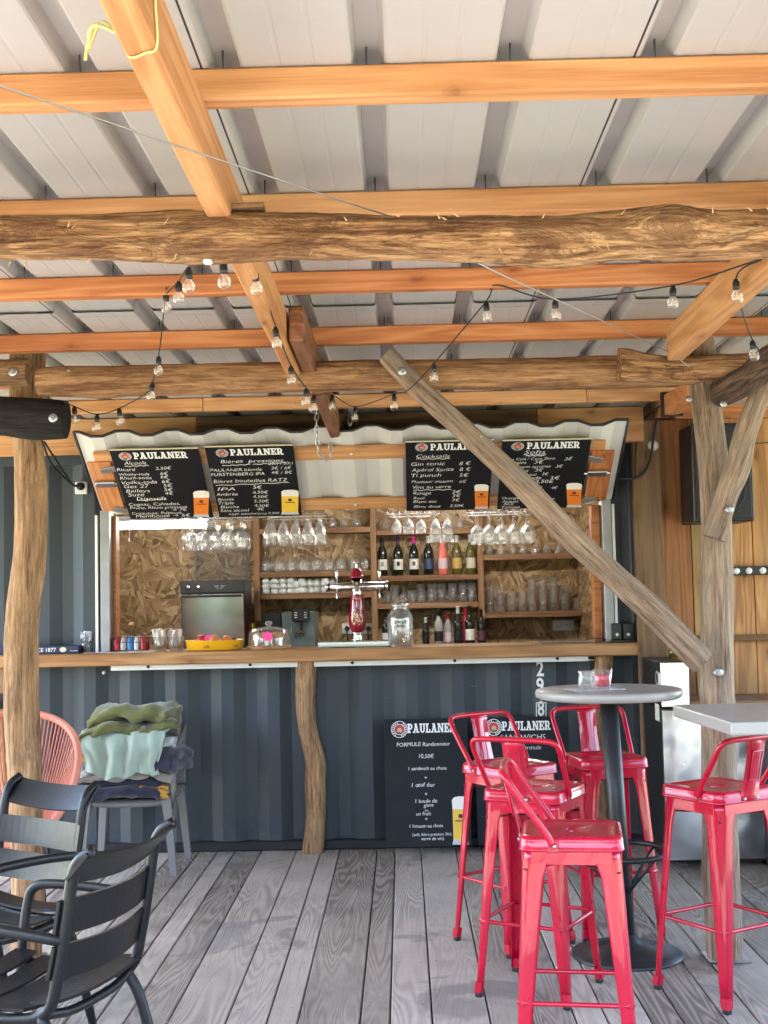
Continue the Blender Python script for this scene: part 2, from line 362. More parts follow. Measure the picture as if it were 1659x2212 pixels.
xs = [-1.13, -1.027, -.869, -.661, -.516, -.406, -.186, -.08, .069, .271, .42]
wid = [.15, .21, .108, .15, .21, .15, .11, .22, .15, .108, .2]
rng = random.Random(3)
while xs[-1] < 4.4: xs.append(xs[-1] + rng.choice(wid))
while xs[0] > -4.4: xs.insert(0, xs[0] - rng.choice(wid))
for a, b in zip(xs, xs[1:]):
    g_ = .006
    beam('deck_board', ((a+b)/2, YD0, -.0225+rng.uniform(-.0012, .0012)), ((a+b)/2, YD1, -.0225+rng.uniform(-.0012, .0012)), b-a-g_, .045, DECK, deck, b=.004)

m = MB()                                            # screw heads, two to a board over each joist
for a, b in zip(xs, xs[1:]):
    if b < -2.4 or a > 2.6: continue
    for yj in [3.05+.55*k for k in range(9)]:
        for xx in ((a+.03, b-.03) if b-a > .12 else (a+.028, b-.028)):
            xx += rng.uniform(-.006, .006); y_ = yj+rng.uniform(-.012, .012); m.add([(xx+.0042*math.cos(q*1.0472), y_+.0042*math.sin(q*1.0472), .0016) for q in range(6)], [list(range(6))])
m.obj('screw_heads', plain('dull_screw_head', (.10, .095, .09), .5, metal=.5), deck, kind='stuff')

# ------------------------------------------------------------------ timber shelter: roof, purlins, rafters, logs
def zr(Y): return CAM.z + 1.145 - .01*Y            # underside of the roof sheets
shelter = thing('timber_shelter', (0, 5.1, 0), 'open timber shelter with log posts and corrugated metal roof over the bar', 'shelter')
# roof sheets, three ribs wide
RIB0, PIT = -.054, .305
def sheet_profile(k0):
    x0 = RIB0 + PIT*k0; p = [(x0-.042, 0)]
    for i in range(3):
        c = x0 + PIT*i
        p += [(c-.036, 0), (c-.031, .003), (c-.022, .046), (c+.026, .046), (c+.039, .003), (c+.045, 0)]
        a, b = c+.045, c+PIT-.036
        for q in (.34, .66):
            g = a + (b-a)*q; p += [(g-.006, 0), (g-.003, .0009), (g+.003, .0009), (g+.006, 0)]
    p.append((x0+3*PIT-.047, 0)); return p
STRIP = plain('dark_sheet_lap', (.02, .02, .025), .6)
for k0 in range(-13, 12, 3):
    pr = sheet_profile(k0)
    for (ya, yb, dz) in ((.45, 4.80, 0.0), (4.72, 10.4, -.011)):
        m = MB(); n = len(pr)
        m.add([(x, ya, zr(ya)+z+dz) for x, z in pr] + [(x, yb, zr(yb)+z+dz) for x, z in pr], [[i, i+1, n+i+1, n+i] for i in range(n-1)])
        s_ = m.obj('roof_sheet', SHEET, shelter)
    xj = RIB0+PIT*k0-.0555
    for ya, yb, dz in ((.45, 4.80, 0.0), (4.72, 10.4, -.011)): beam('lap_strip', (xj, ya, zr(ya)+.0017+dz), (xj, yb, zr(yb)+.0017+dz), .037, .003, STRIP, shelter, b=0)
    m = MB(); pz = [(x, z) for x, z in pr]; n = len(pz)
    m.add([(x, 4.79, zr(4.79)+z+.0006) for x, z in pz] + [(x, 4.79, zr(4.79)+z-.0114) for x, z in pz], [[i, i+1, n+i+1, n+i] for i in range(n-1)]); m.obj('lap_seal', STRIP, shelter)
# purlins
PY = [2.60+.8175*i for i in range(-2, 6)]; PH, PT = .070, .056
SCREW = plain('dark_screw', (.12, .12, .125), .5, metal=.6)
sm = MB(); lathe(sm, [(.0022, 0), (.0022, .041)], 8, cap1=True); screw_me = sm.mesh('screw', SCREW)
for i, y in enumerate(PY):
    z = zr(y) - PH/2 - .002 - (.011 if y > 4.7 else 0)
    cut = [-4.1, 4.1] if i != 7 else [-4.1, -1.05, 1.0, 4.1]
    for a, b in zip(cut, cut[1:]):
        pl = beam('purlin', (a+.001, y+PT/2, z), (b-.001, y+PT/2, z), PT, PH, LARCH if i < 4 else (LARCH2 if i != 7 else LARCH), shelter, b=.005)
    for k in range(-8, 9):
        o = bpy.data.objects.new('screw', screw_me); link(o, pl, T(RIB0+PIT*k, y+.010, z+PH/2-.001))
# rafters
def rz_(Y): return zr(Y) - PH - .004 - .065 - (.011 if Y > 4.7 else 0)
def rafter(x, ya, yb, w=.058, h=.128, mat=LARCH): return beam('rafter', (x, ya, rz_(ya)), (x, yb, rz_(yb)), w, h, mat, shelter, b=.006)
rafter(-.423, .45, 5.10); rafter(1.082, .45, 4.90, .066); rafter(-1.95, .45, 5.10)
rafter(-.359, 4.42, 7.6, .056, .128, sawn('aged_rafter_timber', (.36, .17, .085), (.26, .11, .05), (.14, .055, .028), .65, 8, grey=(.12, .075, .05, .5)))
rafter(2.6, .45, 5.1)
RA0, RA1 = at(1506, 848, 5.24), at(1428, 884, 7.33); beam('rafter', RA0, RA1, .08, .105, LARCH2, shelter, b=.006)
# header over the container, in three lengths
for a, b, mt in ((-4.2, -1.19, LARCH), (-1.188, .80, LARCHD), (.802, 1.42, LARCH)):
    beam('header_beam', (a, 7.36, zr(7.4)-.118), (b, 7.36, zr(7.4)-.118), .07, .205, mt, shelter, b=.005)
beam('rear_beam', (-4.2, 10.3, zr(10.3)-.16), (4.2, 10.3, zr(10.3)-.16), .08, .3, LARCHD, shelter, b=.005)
# logs
def log(name, pts, rad, mat, parent, seed=0, rough=.09, n=26, step=.035, k=8, **kw):
    P = smooth_path(pts, k); L = [0]
    for a, b in zip(P, P[1:]): L.append(L[-1]+(b-a).length)
    M = frame(P[0], P[-1]); Mi = M.inverted(); cnt = max(4, int(L[-1]/step)); C = []; RR = []
    fr = [L[min(len(L)-1, j*k)] for j in range(len(pts))]
    for i in range(cnt+1):
        s = L[-1]*i/cnt; j = max(0, min(len(L)-2, next((q for q in range(len(L)-1) if L[q+1] >= s), len(L)-2)))
        t = (s-L[j])/max(1e-6, L[j+1]-L[j]); C.append(Mi @ P[j].lerp(P[j+1], t))
        q = max(0, min(len(fr)-2, next((h for h in range(len(fr)-1) if fr[h+1] >= s), len(fr)-2)))
        tt = (s-fr[q])/max(1e-6, fr[q+1]-fr[q]); tt = tt*tt*(3-2*tt); RR.append(rad[q]*(1-tt)+rad[q+1]*tt)
    vs = []; fs = []; kr = random.Random(seed*31+5); hl = (P[-1]-P[0]).length/2
    kn = [(kr.uniform(-hl, hl)*.95, kr.uniform(0, 6.28), kr.uniform(.08, .22)*rough/.07) for _ in range(max(2, int(L[-1]*2.2)))]
    for i, c in enumerate(C):
        for h in range(n):
            a = 2*math.pi*h/n; d = V((0, math.cos(a), math.sin(a)))
            q = V((c.x*3.0, math.cos(a)*1.3, math.sin(a)*1.3)) + V((seed*7.3, seed*3.1, 0))
            q2 = V((c.x*11, math.cos(a)*3.2, math.sin(a)*3.2)) + V((0, seed*5.1, seed*2.7))
            kb = sum(ka*math.exp(-((c.x-kx)/(.05+ka*.2))**2-(((a-kq+math.pi) % (2*math.pi)-math.pi)/.55)**2) for kx, kq, ka in kn)
            fl_r = .035*mn.noise(V((math.cos(a)*3.5, math.sin(a)*3.5, c.x*.7+seed*11)))*rough/.07
            r = RR[i]*(1 + kb + fl_r + rough*mn.noise(q)*1.4 + rough*.55*mn.noise(q2) + rough*.3*mn.noise(q2*2.7))
            e = min(i, cnt-i)
            if e == 0: r *= .965
            vs.append(c + d*r)
    for i in range(cnt):
        for h in range(n): fs.append([i*n+h, i*n+(h+1) % n, (i+1)*n+(h+1) % n, (i+1)*n+h])
    m = MB(); m.add(vs, fs, True); m.add([vs[h] for h in range(n)], [list(range(n))[::-1]]); m.add([vs[cnt*n+h] for h in range(n)], [list(range(n))])
    return m.obj(name, mat, parent, M, **kw)
def lp(Y, *px): return [at(x, y, Y) for x, y in px]
log('log_beam', lp(3.01, (-500, 520), (-150, 512), (0, 510), (230, 512), (450, 514), (640, 508), (830, 514), (1040, 516), (1200, 520), (1330, 508), (1440, 504), (1560, 508), (1700, 505), (2200, 500)),
    [.055, .056, .056, .055, .062, .055, .053, .057, .060, .056, .063, .056, .056, .055], LOGF, shelter, 1, .14, 40, .018, label='thick rough peeled log beam across the front')
log('log_beam', lp(5.08, (84, 825), (370, 820), (700, 813), (1000, 809), (1330, 803), (1500, 800)), [.060, .064, .064, .062, .064, .06], LOGM, shelter, 2, .05, 26, .03, label='brown log beam between the two posts')
post_l = log('log_post', lp(5.25, (48, 766), (47, 880), (61, 970), (67, 1060), (67, 1170), (60, 1245), (48, 1337), (46, 1437), (46, 1520), (52, 1675), (60, 1875), (55, 2072)),
    [.052, .050, .060, .066, .066, .067, .068, .068, .069, .070, .066, .064], LOGP, shelter, 3, .07, label='wavy tan log post on the left')
post_r = log('log_post', lp(5.12, (1513, 716), (1525, 860), (1541, 1000), (1548, 1130), (1549, 1300), (1549, 1450), (1556, 1800), (1566, 2068)),
    [.052, .060, .061, .062, .063, .067, .071, .073], LOGG, shelter, 4, .05, label='greyed log post on the right')
log('log_stub', lp(5.32, (70, 764), (66, 800), (62, 880)), [.058, .060, .058], LOGP, shelter, 12, .05)
log('cross_log', lp(5.15, (-120, 806), (0, 805), (62, 805)), [.054, .054, .056], LOGP, shelter, 5, .05)
log('cross_log', lp(5.10, (-160, 896), (0, 899), (80, 903), (143, 907)), [.080, .080, .081, .079], LOGB, shelter, 6, .05, label='charred black log end bolted to the left post')
log('cross_log', lp(4.97, (1337, 790), (1400, 796), (1470, 799), (1560, 794), (1800, 786)), [.066, .058, .052, .052, .055], LOGF, shelter, 7, .07, label='short split log bolted across the right post')
log('brace', [at(1556, 851, 5.02), at(1610, 824, 4.85), at(1665, 785, 4.7), at(1760, 730, 4.4)], [.052, .056, .055, .055], LOGX, shelter, 8, .10, label='dark gnarled log running up to the right')
log('brace', lp(4.99, (1541, 1163), (1566, 1080), (1592, 1010), (1608, 940), (1640, 855), (1690, 730)), [.044, .044, .050, .045, .042, .042], LOGG, shelter, 9, .07, label='slim grey brace up from the right post')
log('brace', lp(4.95, (834, 766), (900, 836), (985, 913), (1062, 985), (1144, 1064), (1235, 1160), (1330, 1248), (1420, 1330), (1516, 1432)),
    [.040, .041, .043, .044, .046, .049, .050, .053, .054], LOGG, shelter, 10, .07, label='long diagonal log brace across the bar opening')
def bolt(px, py, Y, r=.017, parent=shelter, mat=ZINC, hexr=.6):
    p = at(px, py, Y); m = MB(); M = M4.Translation(p) @ RX(math.pi/2)
    lathe(m, [(0, 0), (r, 0), (r, .003), (r*hexr*.9, .0035)], 18, M); lathe(m, [(r*hexr, .003), (r*hexr, .011), (r*hexr*.8, .013), (0, .013)], 6, M, False)
    return m.obj('bolt', mat, parent)
for px, py, Y, r in ((28, 803, 5.09, .020), (115, 903, 5.015, .018), (869, 802, 4.905, .017), (1552, 1453, 5.045, .019), (1539, 1098, 0, 0), (1488, 862, 5.05, .013), (1563, 872, 4.95, .014)):
    if r: bolt(px, py, Y, r)
bolt(1576, 1100, 4.94, .017)
for px, py, Y in ((297/2, 801, 5.0), (659, 793, 5.0), (635, 870, 6.6), (1040, 943, 4.9)):
    bolt(px, py, Y, .005)
# foot bracket of the right post
p = fl(1566, 2068); box('foot_plate', (p.x, p.y-.02, .006), (.17, .15, .008), ZINC, shelter, .002)
box('foot_plate', (fl(55, 2072).x, fl(55, 2072).y, .006), (.15, .13, .008), ZINC, shelter, .002)
# torn fibres and splinters on the front log
q_ = random.Random(8)
m = MB()
for k in range(60):
    x = q_.uniform(-.95, .95); low = q_.random() < .55; y_ = 3.0 - .055*q_.uniform(.2, 1); c = V((x, y_, at(830, 554 if low else 484, 3.0).z + q_.uniform(-.002, .010)*(-1 if not low else 1)))
    d = V((q_.uniform(-1, 1), q_.uniform(-.4, .0), (-1 if low else 1)*q_.uniform(.1, .8))).normalized()*q_.uniform(.012, .032); e = V((.0025, 0, .001))
    m.add([c-e, c+e, c+d, c+V((0, .002, 0))], [[0, 1, 2], [1, 3, 2], [3, 0, 2]])
m.obj('splinters', plain('torn_wood_fibre', (.55, .36, .17), .8), shelter, kind='stuff')
# small offcut nailed beside the rafter, on top of the front log
beam('wedge', at(468, 452, 3.0), at(572, 447, 3.0), .05, .012, LOGP, shelter, b=.003)

# ------------------------------------------------------------------ plank wall on the right
pw = thing('plank_wall', (2.1, 7.45, 0), 'wall of vertical brown planks behind the right-hand log post', 'wall')
ed = [1426, 1491, 1545, 1622, 1704, 1780, 1850, 1940, 2020]; ztop = at(1550, 904, 7.45).z
PLK = [sawn('reddish_wall_plank', (.46, .22, .085), (.37, .155, .055), (.20, .075, .03), .6, 7, grey=(.20, .11, .06, .4)), sawn('pale_wall_plank', (.50, .32, .14), (.41, .24, .09), (.26, .13, .05), .6, 7, grey=(.28, .24, .12, .5)), PLANKW, PLANKW, PLANKW, PLANKW, PLANKW, PLANKW]
for i, (a, b) in enumerate(zip(ed, ed[1:])):
    xa, xb = (a-871)/365.0, (b-871)/365.0; yy = 7.46 + (.012 if i % 2 else 0)
    beam('plank', ((xa+xb)/2, yy, .01), ((xa+xb)/2, yy, ztop+rng.uniform(-.01, .0)), xb-xa-.008, .028, PLK[i % len(PLK)], pw, b=.003, up=(0, 1, 0))
xa, xb = at(1374, 1300, 7.42).x, at(1434, 1300, 7.42).x
beam('corner_board', ((xa+xb)/2, 7.40, .01), ((xa+xb)/2, 7.40, zr(7.4)-.09), xb-xa, .06, LARCHD if False else sawn('brown_corner_board', (.25, .145, .075), (.19, .105, .052), (.11, .055, .027), .65, 8, grey=(.15, .11, .08, .5)), pw, b=.004, up=(0, 1, 0))
beam('top_rail', (1.62, 7.42, at(1600, 888, 7.42).z), (3.4, 7.42, at(1600, 888, 7.42).z), .06, .085, LARCH2, pw)
beam('middle_rail', (1.62, 7.43, at(1620, 1378, 7.4).z), (3.4, 7.43, at(1620, 1378, 7.4).z), .05, .035, LARCHD, pw)
box('backing', (2.35, 7.50, ztop/2), (1.95, .015, ztop-.01), LARCHD, pw, 0)
beam('gable_board', (1.34, 7.52, (ztop+zr(7.5))/2+.02), (4.1, 7.52, (ztop+zr(7.5))/2+.02), .02, zr(7.5)-ztop+.05, LARCHD, pw, b=.002)
m = MB()
for px, py in ((1411, 962),):
    p = at(px, py, 7.365); lathe(m, [(0, .02), (.012, .02), (.03, .012), (.032, 0)], 20, M4.Translation(p) @ RX(math.pi/2))
m.obj('lamp_disc', WHITE, pw)
# ------------------------------------------------------------------ shipping container with the bar opening
cont = thing('shipping_container', (-.5, 7.6, 0), 'dark anthracite corrugated shipping container cut open as a bar', 'container')
CT = at(50, 985, YC).z; XL, XRC = -4.4, 1.415
HZ = at(770, 1100, 7.50).z                      # hinge height of the flap
OX0, OX1 = at(238, 1250, YC).x, at(1304, 1250, YC).x
CZ1 = at(700, 1402, 7.42).z; CZ0 = CZ1 - .072   # counter top / underside
PC = .274
def corr(name, xa, xb, za, zb, parent=cont, mat=CONT, ph=.0, dep=.036):
    """trapezoid corrugation, proud faces at YC, recessed faces behind"""
    xs_ = []; k = math.floor((xa-1)/PC)
    while k*PC < xb+1:
        x = k*PC+ph
        xs_ += [(x, 0), (x+.072, 0), (x+.140, dep), (x+.206, dep)]; k += 1
    pr = []
    def yv(x):
        for (p, q) in zip(xs_, xs_[1:]):
            if p[0] <= x <= q[0]: return p[1] + (q[1]-p[1])*(x-p[0])/max(1e-6, q[0]-p[0])
        return 0
    pr = [(xa, yv(xa))] + [q for q in xs_ if xa < q[0] < xb] + [(xb, yv(xb))]
    n = len(pr); m = MB()
    m.add([(x, YC+y, za) for x, y in pr] + [(x, YC+y, zb) for x, y in pr] + [(x, YC+y+.003, za) for x, y in pr] + [(x, YC+y+.003, zb) for x, y in pr],
          [[i, i+1, n+i+1, n+i] for i in range(n-1)] + [[2*n+i+1, 2*n+i, 3*n+i, 3*n+i+1] for i in range(n-1)] + [[i, 2*n+i, 2*n+i+1, i+1] for i in range(n-1)] + [[n+i+1, 3*n+i+1, 3*n+i, n+i] for i in range(n-1)])
    return m.obj(name, mat, parent)
corr('wall_panel', XL, OX0-.02, 0.02, CT-.06); corr('wall_panel', OX0-.02, OX1+.02, .02, CZ0-.0); corr('wall_panel', OX1+.02, XRC-.06, .02, CT-.06)
corr('wall_panel', OX0-.02, OX1+.02, HZ+.02, CT-.06)
box('top_rail', ((XL+XRC)/2, YC+.03, CT-.03), (XRC-XL, .07, .06), CONT, cont, .006)
box('bottom_rail', ((XL+XRC)/2, YC+.025, .03), (XRC-XL, .09, .055), plain('black_bottom_rail', (.012, .012, .014), .6), cont, .006)
box('corner_post', (XRC-.03, YC+.03, CT/2+.01), (.07, .09, CT-.02), CONT, cont, .01)
# steel jambs and pale reveals
for sx, x, xw in ((-1, OX0, at(211, 1250, YC).x), (1, OX1, at(1329, 1300, YC).x)):
    box('jamb', (x-.0*sx+(.025*sx), YC+.03, (HZ+CZ1)/2+.02), (.055, .12, HZ-CZ1+.04), STEEL, cont, .003)
    box('white_reveal', (xw, YC-.014, (HZ+CZ1)/2), (.017, .03, HZ-CZ1), WHITE, cont, .002)
box('jamb_lining', (OX1-.03, YC+.09, (HZ+CZ1)/2), (.05, .10, HZ-CZ1), LARCH2, cont, .003)
box('jamb_lining', (OX0+.012, YC+.11, (HZ+CZ1)/2), (.02, .10, HZ-CZ1), LARCH2, cont, .003)
# interior
YB = 9.85
box('back_lining', ((-4.3+1.4)/2, YB+.02, CT/2), (5.7, .02, CT-.1), OSB, cont, 0)
box('side_lining', (1.36, (YC+YB)/2+.1, CT/2), (.02, YB-YC-.2, CT-.12), OSB, cont, 0)
box('side_lining', (-3.2, (YC+YB)/2+.1, CT/2), (.02, YB-YC-.2, CT-.12), OSB, cont, 0)
box('ceiling_lining', (-1.0, (YC+YB)/2+.05, CT-.07), (4.9, YB-YC-.12, .02), WHITE, cont, 0)
box('floor_lining', (-1.0, (YC+YB)/2+.05, .08), (4.9, YB-YC-.12, .02), plain('worn_container_floor', (.30, .25, .20), .6), cont, 0)
box('container_roof', ((XL+XRC)/2, (YC+YB)/2+.05, CT-.02), (XRC-XL-.02, YB-YC-.05, .03), CONT, cont, .003)
box('end_wall', (XRC-.005, (YC+YB)/2+.06, CT/2), (.03, YB-YC-.04, CT-.08), CONT, cont, .003)
# bolts below the counter
for px, py in ((225, 1453),):
    bolt(px, py, YC-.005, .013, cont)
# hanging flap (the cut-out wall, opened upwards)
pA, pB = at(215, 1112, 7.46), at(1325, 1087, 7.46); Lf = pB.x-pA.x
zc = (pA.z+pB.z)/2; xm = (pA.x+pB.x)/2
FY = 6.86; fz = at(752, 930, FY).z
vdir = V((0, FY-7.46, fz-zc)); FLEN = vdir.length
FP = Plane((xm, 7.46, zc), (1, 0, 0), vdir)
ndir = FP.n.copy()                                # points to the viewer / down
if ndir.z > 0: ndir = -ndir
def fpt(x, s, off=0.0): return V((x, 7.46, zc)) + vdir.normalized()*s + ndir*off
flap = bpy.data.objects.new('flap', None); link(flap, cont, T(xm, 7.46, zc))
X0, X1 = xm-Lf/2, xm+Lf/2; pr = []; x = X0; ph = 0
seq = [(.072, 0), (.068, 1), (.066, 1), (.068, 0)]; pr.append((X0, 0.0)); i = 0; x = X0+.03; pr.append((x, 0.0))
while x < X1-.05:
    d, hgt = seq[(i+1) % 4]; x += d; i += 1; pr.append((min(x, X1), (0.0, .034)[hgt]))
pr.append((X1, pr[-1][1])); pr = [(a, b-.034) for a, b in pr]
n = len(pr); m = MB()
m.add([fpt(a, 0, b) for a, b in pr] + [fpt(a, FLEN, b) for a, b in pr], [[i, i+1, n+i+1, n+i] for i in range(n-1)])
flapo = fix(m.obj('flap_sheet', FLAPW, flap))
m = MB(); m.add([fpt(a, 0, b-.003) for a, b in pr] + [fpt(a, FLEN, b-.003) for a, b in pr], [[i, i+1, n+i+1, n+i] for i in range(n-1)]); m.obj('flap_outside', CONT, flap)
m = MB(); tube(m, [fpt(a, FLEN, b) for a, b in pr], .0085, 6); tube(m, [fpt(X0, s*FLEN, pr[0][1]) for s in (0, .5, 1)], .0085, 6); tube(m, [fpt(X1, s*FLEN, pr[-1][1]) for s in (0, .5, 1)], .0085, 6)
m.obj('edge_trim', DARKBROWN, flap)
def fbeam(name, x0, s0, x1, s1, w, mat, off=.014, th=.024, par=flap):
    return beam(name, fpt(x0, s0, off), fpt(x1, s1, off), w, th, mat, par, up=ndir, b=.003)
def fs_(px, py):
    h = FP.hit(px, py); return h.x, (h-V((h.x, 7.46, zc))).dot(vdir.normalized())
xl_, s1 = fs_(205, 985); xr_, s2 = fs_(1305, 968); sU = fs_(760, 973)[1]; sL = fs_(760, 1083)[1]
fbeam('batten', xl_, sU, xr_, sU, .10, LARCH); fbeam('batten', xl_+.06, sL, xr_-.06, sL, .085, LARCH)
for px in (232, 1288):
    xq, sq = fs_(px, 1040); fbeam('side_batten', xq, sL+.01, xq, sU-.01, .13, LARCH2, .034, .016)
    for s_, a_ in ((sU-.06, .35), (sL+.02, -.35)):
        sg = 1 if px < 800 else -1
        fbeam('bracket', xq+sg*.0, s_-a_*.06, xq+sg*.14, s_+a_*.06, .045, STEEL, .05, .004)
    m = MB(); c0 = fpt(xq-.055 if px < 800 else xq+.055, (sU+sL)/2+.05, .055); c1 = fpt(xq+.07 if px < 800 else xq-.09, (sU+sL)/2+.05, .055)
    tube(m, [c0, c1], .009, 8); m.add(*cbox(.11, .045, .02, .003), M=frame(c0, c1, ndir)); m.obj('slide_bolt', ZINC, flap)
for k in range(7):
    x = X0+.25+k*(Lf-.5)/6
    for s_ in (sU, sL):
        m = MB(); q = fpt(x, s_, .028); lathe(m, [(.010, 0), (.010, .002), (.005, .003), (.005, .010), (0, .010)], 8, M4.Translation(q) @ ndir.to_track_quat('Z', 'Y').to_matrix().to_4x4()); m.obj('screw_nut', ZINC, flap)

# ------------------------------------------------------------------ counter
cnt = thing('bar_counter', (-.9, 7.5, 0), 'long brown wooden bar counter on log legs under the opening', 'counter')
cx0, cx1 = -3.6, at(1388, 1400, 7.40).x
beam('counter_top', (cx0, 7.62, CZ1-.036), (cx1, 7.62, CZ1-.036), .46, .072, COUNTERW, cnt, b=.008)
fx0, fx1 = at(240, 1436, 7.44).x, at(1270, 1414, 7.44).x
m = MB(); m.add(*cbox(fx1-fx0, .004, .036, .001), M=T((fx0+fx1)/2, 7.435, CZ0-.012)); fl_ = m.obj('flashing', WHITE, cnt)
for k in range(5):
    m = MB(); lathe(m, [(.009, 0), (.009, .004), (0, .005)], 10, T(fx0+.22+k*(fx1-fx0-.4)/4, 7.432, CZ0-.012) @ RX(math.pi/2)); m.obj('screw', RUBBER, fl_)
log('leg', lp(7.47, (662, 1422), (660, 1500), (664, 1570), (681, 1640), (683, 1700), (682, 1770), (676, 1842)), [.062, .058, .056, .062, .058, .060, .066], LOGP, cnt, 21, .06, label='wavy pale log leg under the counter')
log('leg', lp(7.47, (1306, 1410), (1300, 1480), (1285, 1560), (1290, 1680), (1295, 1830)), [.055, .05, .05, .052, .055], LOGP, cnt, 22, .06)
log('leg', lp(7.47, (12, 1436), (8, 1560), (10, 1700), (8, 1850)), [.05, .05, .05, .05], LOGP, cnt, 23, .06)

# ------------------------------------------------------------------ print and lettering
def text_mesh(body, shear=0.0, off=0.0, res=3):
    cu = bpy.data.curves.new('t', 'FONT'); cu.body = body; cu.size = 1; cu.shear = shear; cu.offset = off; cu.resolution_u = res
    o = bpy.data.objects.new('t', cu); me = bpy.data.meshes.new_from_object(o)
    vs = [v.co.copy() for v in me.vertices]; fs = [list(p.vertices) for p in me.polygons]
    bpy.data.objects.remove(o); bpy.data.curves.remove(cu); bpy.data.meshes.remove(me); return vs, fs
_seed = [0]
def lettering(name, vs, fs, P0, P1, u, v, n, mat, parent, hgt=None, off=.0015, wob=0.0):
    """lay flat letters (x right, y up) so that their width runs from P0 to P1"""
    x0 = min(p.x for p in vs); x1 = max(p.x for p in vs); wd = (P1-P0).dot(u); k = wd/max(1e-6, x1-x0); ky = k if hgt is None else hgt
    _seed[0] += 1; sd_ = _seed[0]*3.7; out = []
    for p in vs:
        w1 = mn.noise(V((p.x*1.3, sd_, p.y*.6)))*wob*1.2; w2 = mn.noise(V((p.x*2.5, sd_+9, p.y*2)))*wob*.8
        out.append(P0 + u*((p.x-x0+w2)*k) + v*((p.y+w1)*ky) + n*off)
    m = MB(); m.add(out, fs); return m.obj(name, mat, parent)
def hand(pl, body, a, b, parent, mat=CHALK, off=.0045, hgt=None, w=.012, conv=None, shear=.18):
    """hand-written line from picture point a to b"""
    vs, fs = text_mesh(body, shear, -.008); P0 = pl.hit(*a); P1 = pl.hit(*b)
    hgt = min((P1-P0).length/max(.1, max(p.x for p in vs)-min(p.x for p in vs)), .043)
    return lettering('handwriting', vs, fs, P0, P1, pl.u, pl.v, pl.n, mat, parent, hgt, off, .09)
def wavy(pl, a, b, parent, mat=CHALK, off=.0045, amp=.003, th=.0022):
    P0, P1 = pl.hit(*a), pl.hit(*b); m = MB(); n = 24; vs = []
    for i in range(n+1):
        t_ = i/n; c = P0.lerp(P1, t_) + pl.v*(amp*math.sin(t_*22)) + pl.n*off; vs += [c - pl.v*th, c + pl.v*th]
    m.add(vs, [[2*i, 2*i+2, 2*i+3, 2*i+1] for i in range(n)]); return m.obj('underline', mat, parent)
def slab_glyphs():
    """heavy slab-serif capitals on a 10-unit body; each glyph is a list of convex pieces"""
    def q(x0, y0, x1, y1): return [(x0, y0), (x1, y0), (x1, y1), (x0, y1)]
    def ring(cx, cy, ro, ri, yo, yi, a0, a1, n=8):
        out = []
        for i in range(n):
            t0, t1 = R(a0+(a1-a0)*i/n), R(a0+(a1-a0)*(i+1)/n)
            out.append([(cx+ro*math.cos(t0), cy+yo*math.sin(t0)), (cx+ro*math.cos(t1), cy+yo*math.sin(t1)), (cx+ri*math.cos(t1), cy+yi*math.sin(t1)), (cx+ri*math.cos(t0), cy+yi*math.sin(t0))])
        return out
    S = 1.5
    bowl = [q(1, 8.4, 4.6, 10), q(3, 3.6, 4.6, 5.1)] + ring(4.5, 6.8, 3.4, 1.0, 3.2, 1.7, -90, 90)
    G = {'P': (8, [q(1, 0, 3.6, 10), q(0, 0, 5, S), q(0, 10-S, 2, 10)] + bowl),
         'R': (9.4, [q(1, 0, 3.6, 10), q(0, 0, 4.6, S), q(0, 10-S, 2, 10)] + bowl + [[(4.2, 4.4), (6.6, 4.4), (8.8, 0), (6.0, 0)], q(6.2, 0, 9.4, S)]),
         'A': (10, [[(1.2, 0), (3.4, 0), (5.9, 10), (4.0, 10)], [(6.2, 0), (8.9, 0), (6.4, 10), (4.0, 10)], q(0, 0, 4.2, S), q(5.4, 0, 10, S), q(3, 2.6, 7, 4.1), q(2.6, 10-S, 6, 10)]),
         'U': (9.4, [q(1, 3.4, 3.6, 10), q(6.2, 3.4, 8.4, 10), q(0, 10-S, 4.6, 10), q(5.2, 10-S, 9.4, 10)] + ring(4.7, 3.5, 3.7, 1.4, 3.6, 1.9, 180, 360)),
         'L': (7.6, [q(1, 0, 3.6, 10), q(0, 0, 7.4, S), q(0, 10-S, 4.8, 10), q(5.6, 0, 7.4, 3.8)]),
         'N': (10, [q(1, 0, 3, 10), q(7, 0, 9, 10), [(1, 10), (3.8, 10), (9, 0), (6.4, 0)], q(0, 0, 4.2, S), q(0, 10-S, 3, 10), q(5.8, 10-S, 10, 10)]),
         'E': (8, [q(1, 0, 3.6, 10), q(0, 0, 7.8, S), q(0, 10-S, 7.6, 10), q(6, 0, 7.8, 3.4), q(6, 6.8, 7.6, 10), q(3, 4.3, 5.6, 5.7), q(4.8, 3.4, 6, 6.6)])}
    return G
GL = slab_glyphs()
def slab_word(word):
    vs, fs, x = [], [], 0
    for ch in word:
        wd, ps = GL[ch]
        for j, p in enumerate(ps): b = len(vs); vs += [V((x+a, c, j*.012)) for a, c in p]; fs.append(list(range(b, b+len(p))))
        x += wd+.25
    return vs, fs
def brand(pl, a, b, hpx, parent, off=.0045):
    vs, fs = slab_word('PAULANER'); P0, P1 = pl.hit(*a), pl.hit(*b); H = pl.hit(a[0], a[1]-hpx); hg = (H-P0).dot(pl.v)/10
    x0 = 0; k = (P1-P0).dot(pl.u)/max(p.x for p in vs); m = MB()
    m.add([P0 + pl.u*(p.x*k) + pl.v*(p.y*hg) + pl.n*(off+p.z*.01) for p in vs], fs); return m.obj('brand_lettering', PRINTW, parent)
EMB_R = plain('emblem_red', (.55, .03, .04), .5, .05); EMB_T = plain('emblem_tan', (.55, .42, .20), .5, .1); EMB_G = plain('emblem_dark_green', (.05, .09, .03), .5, .1)
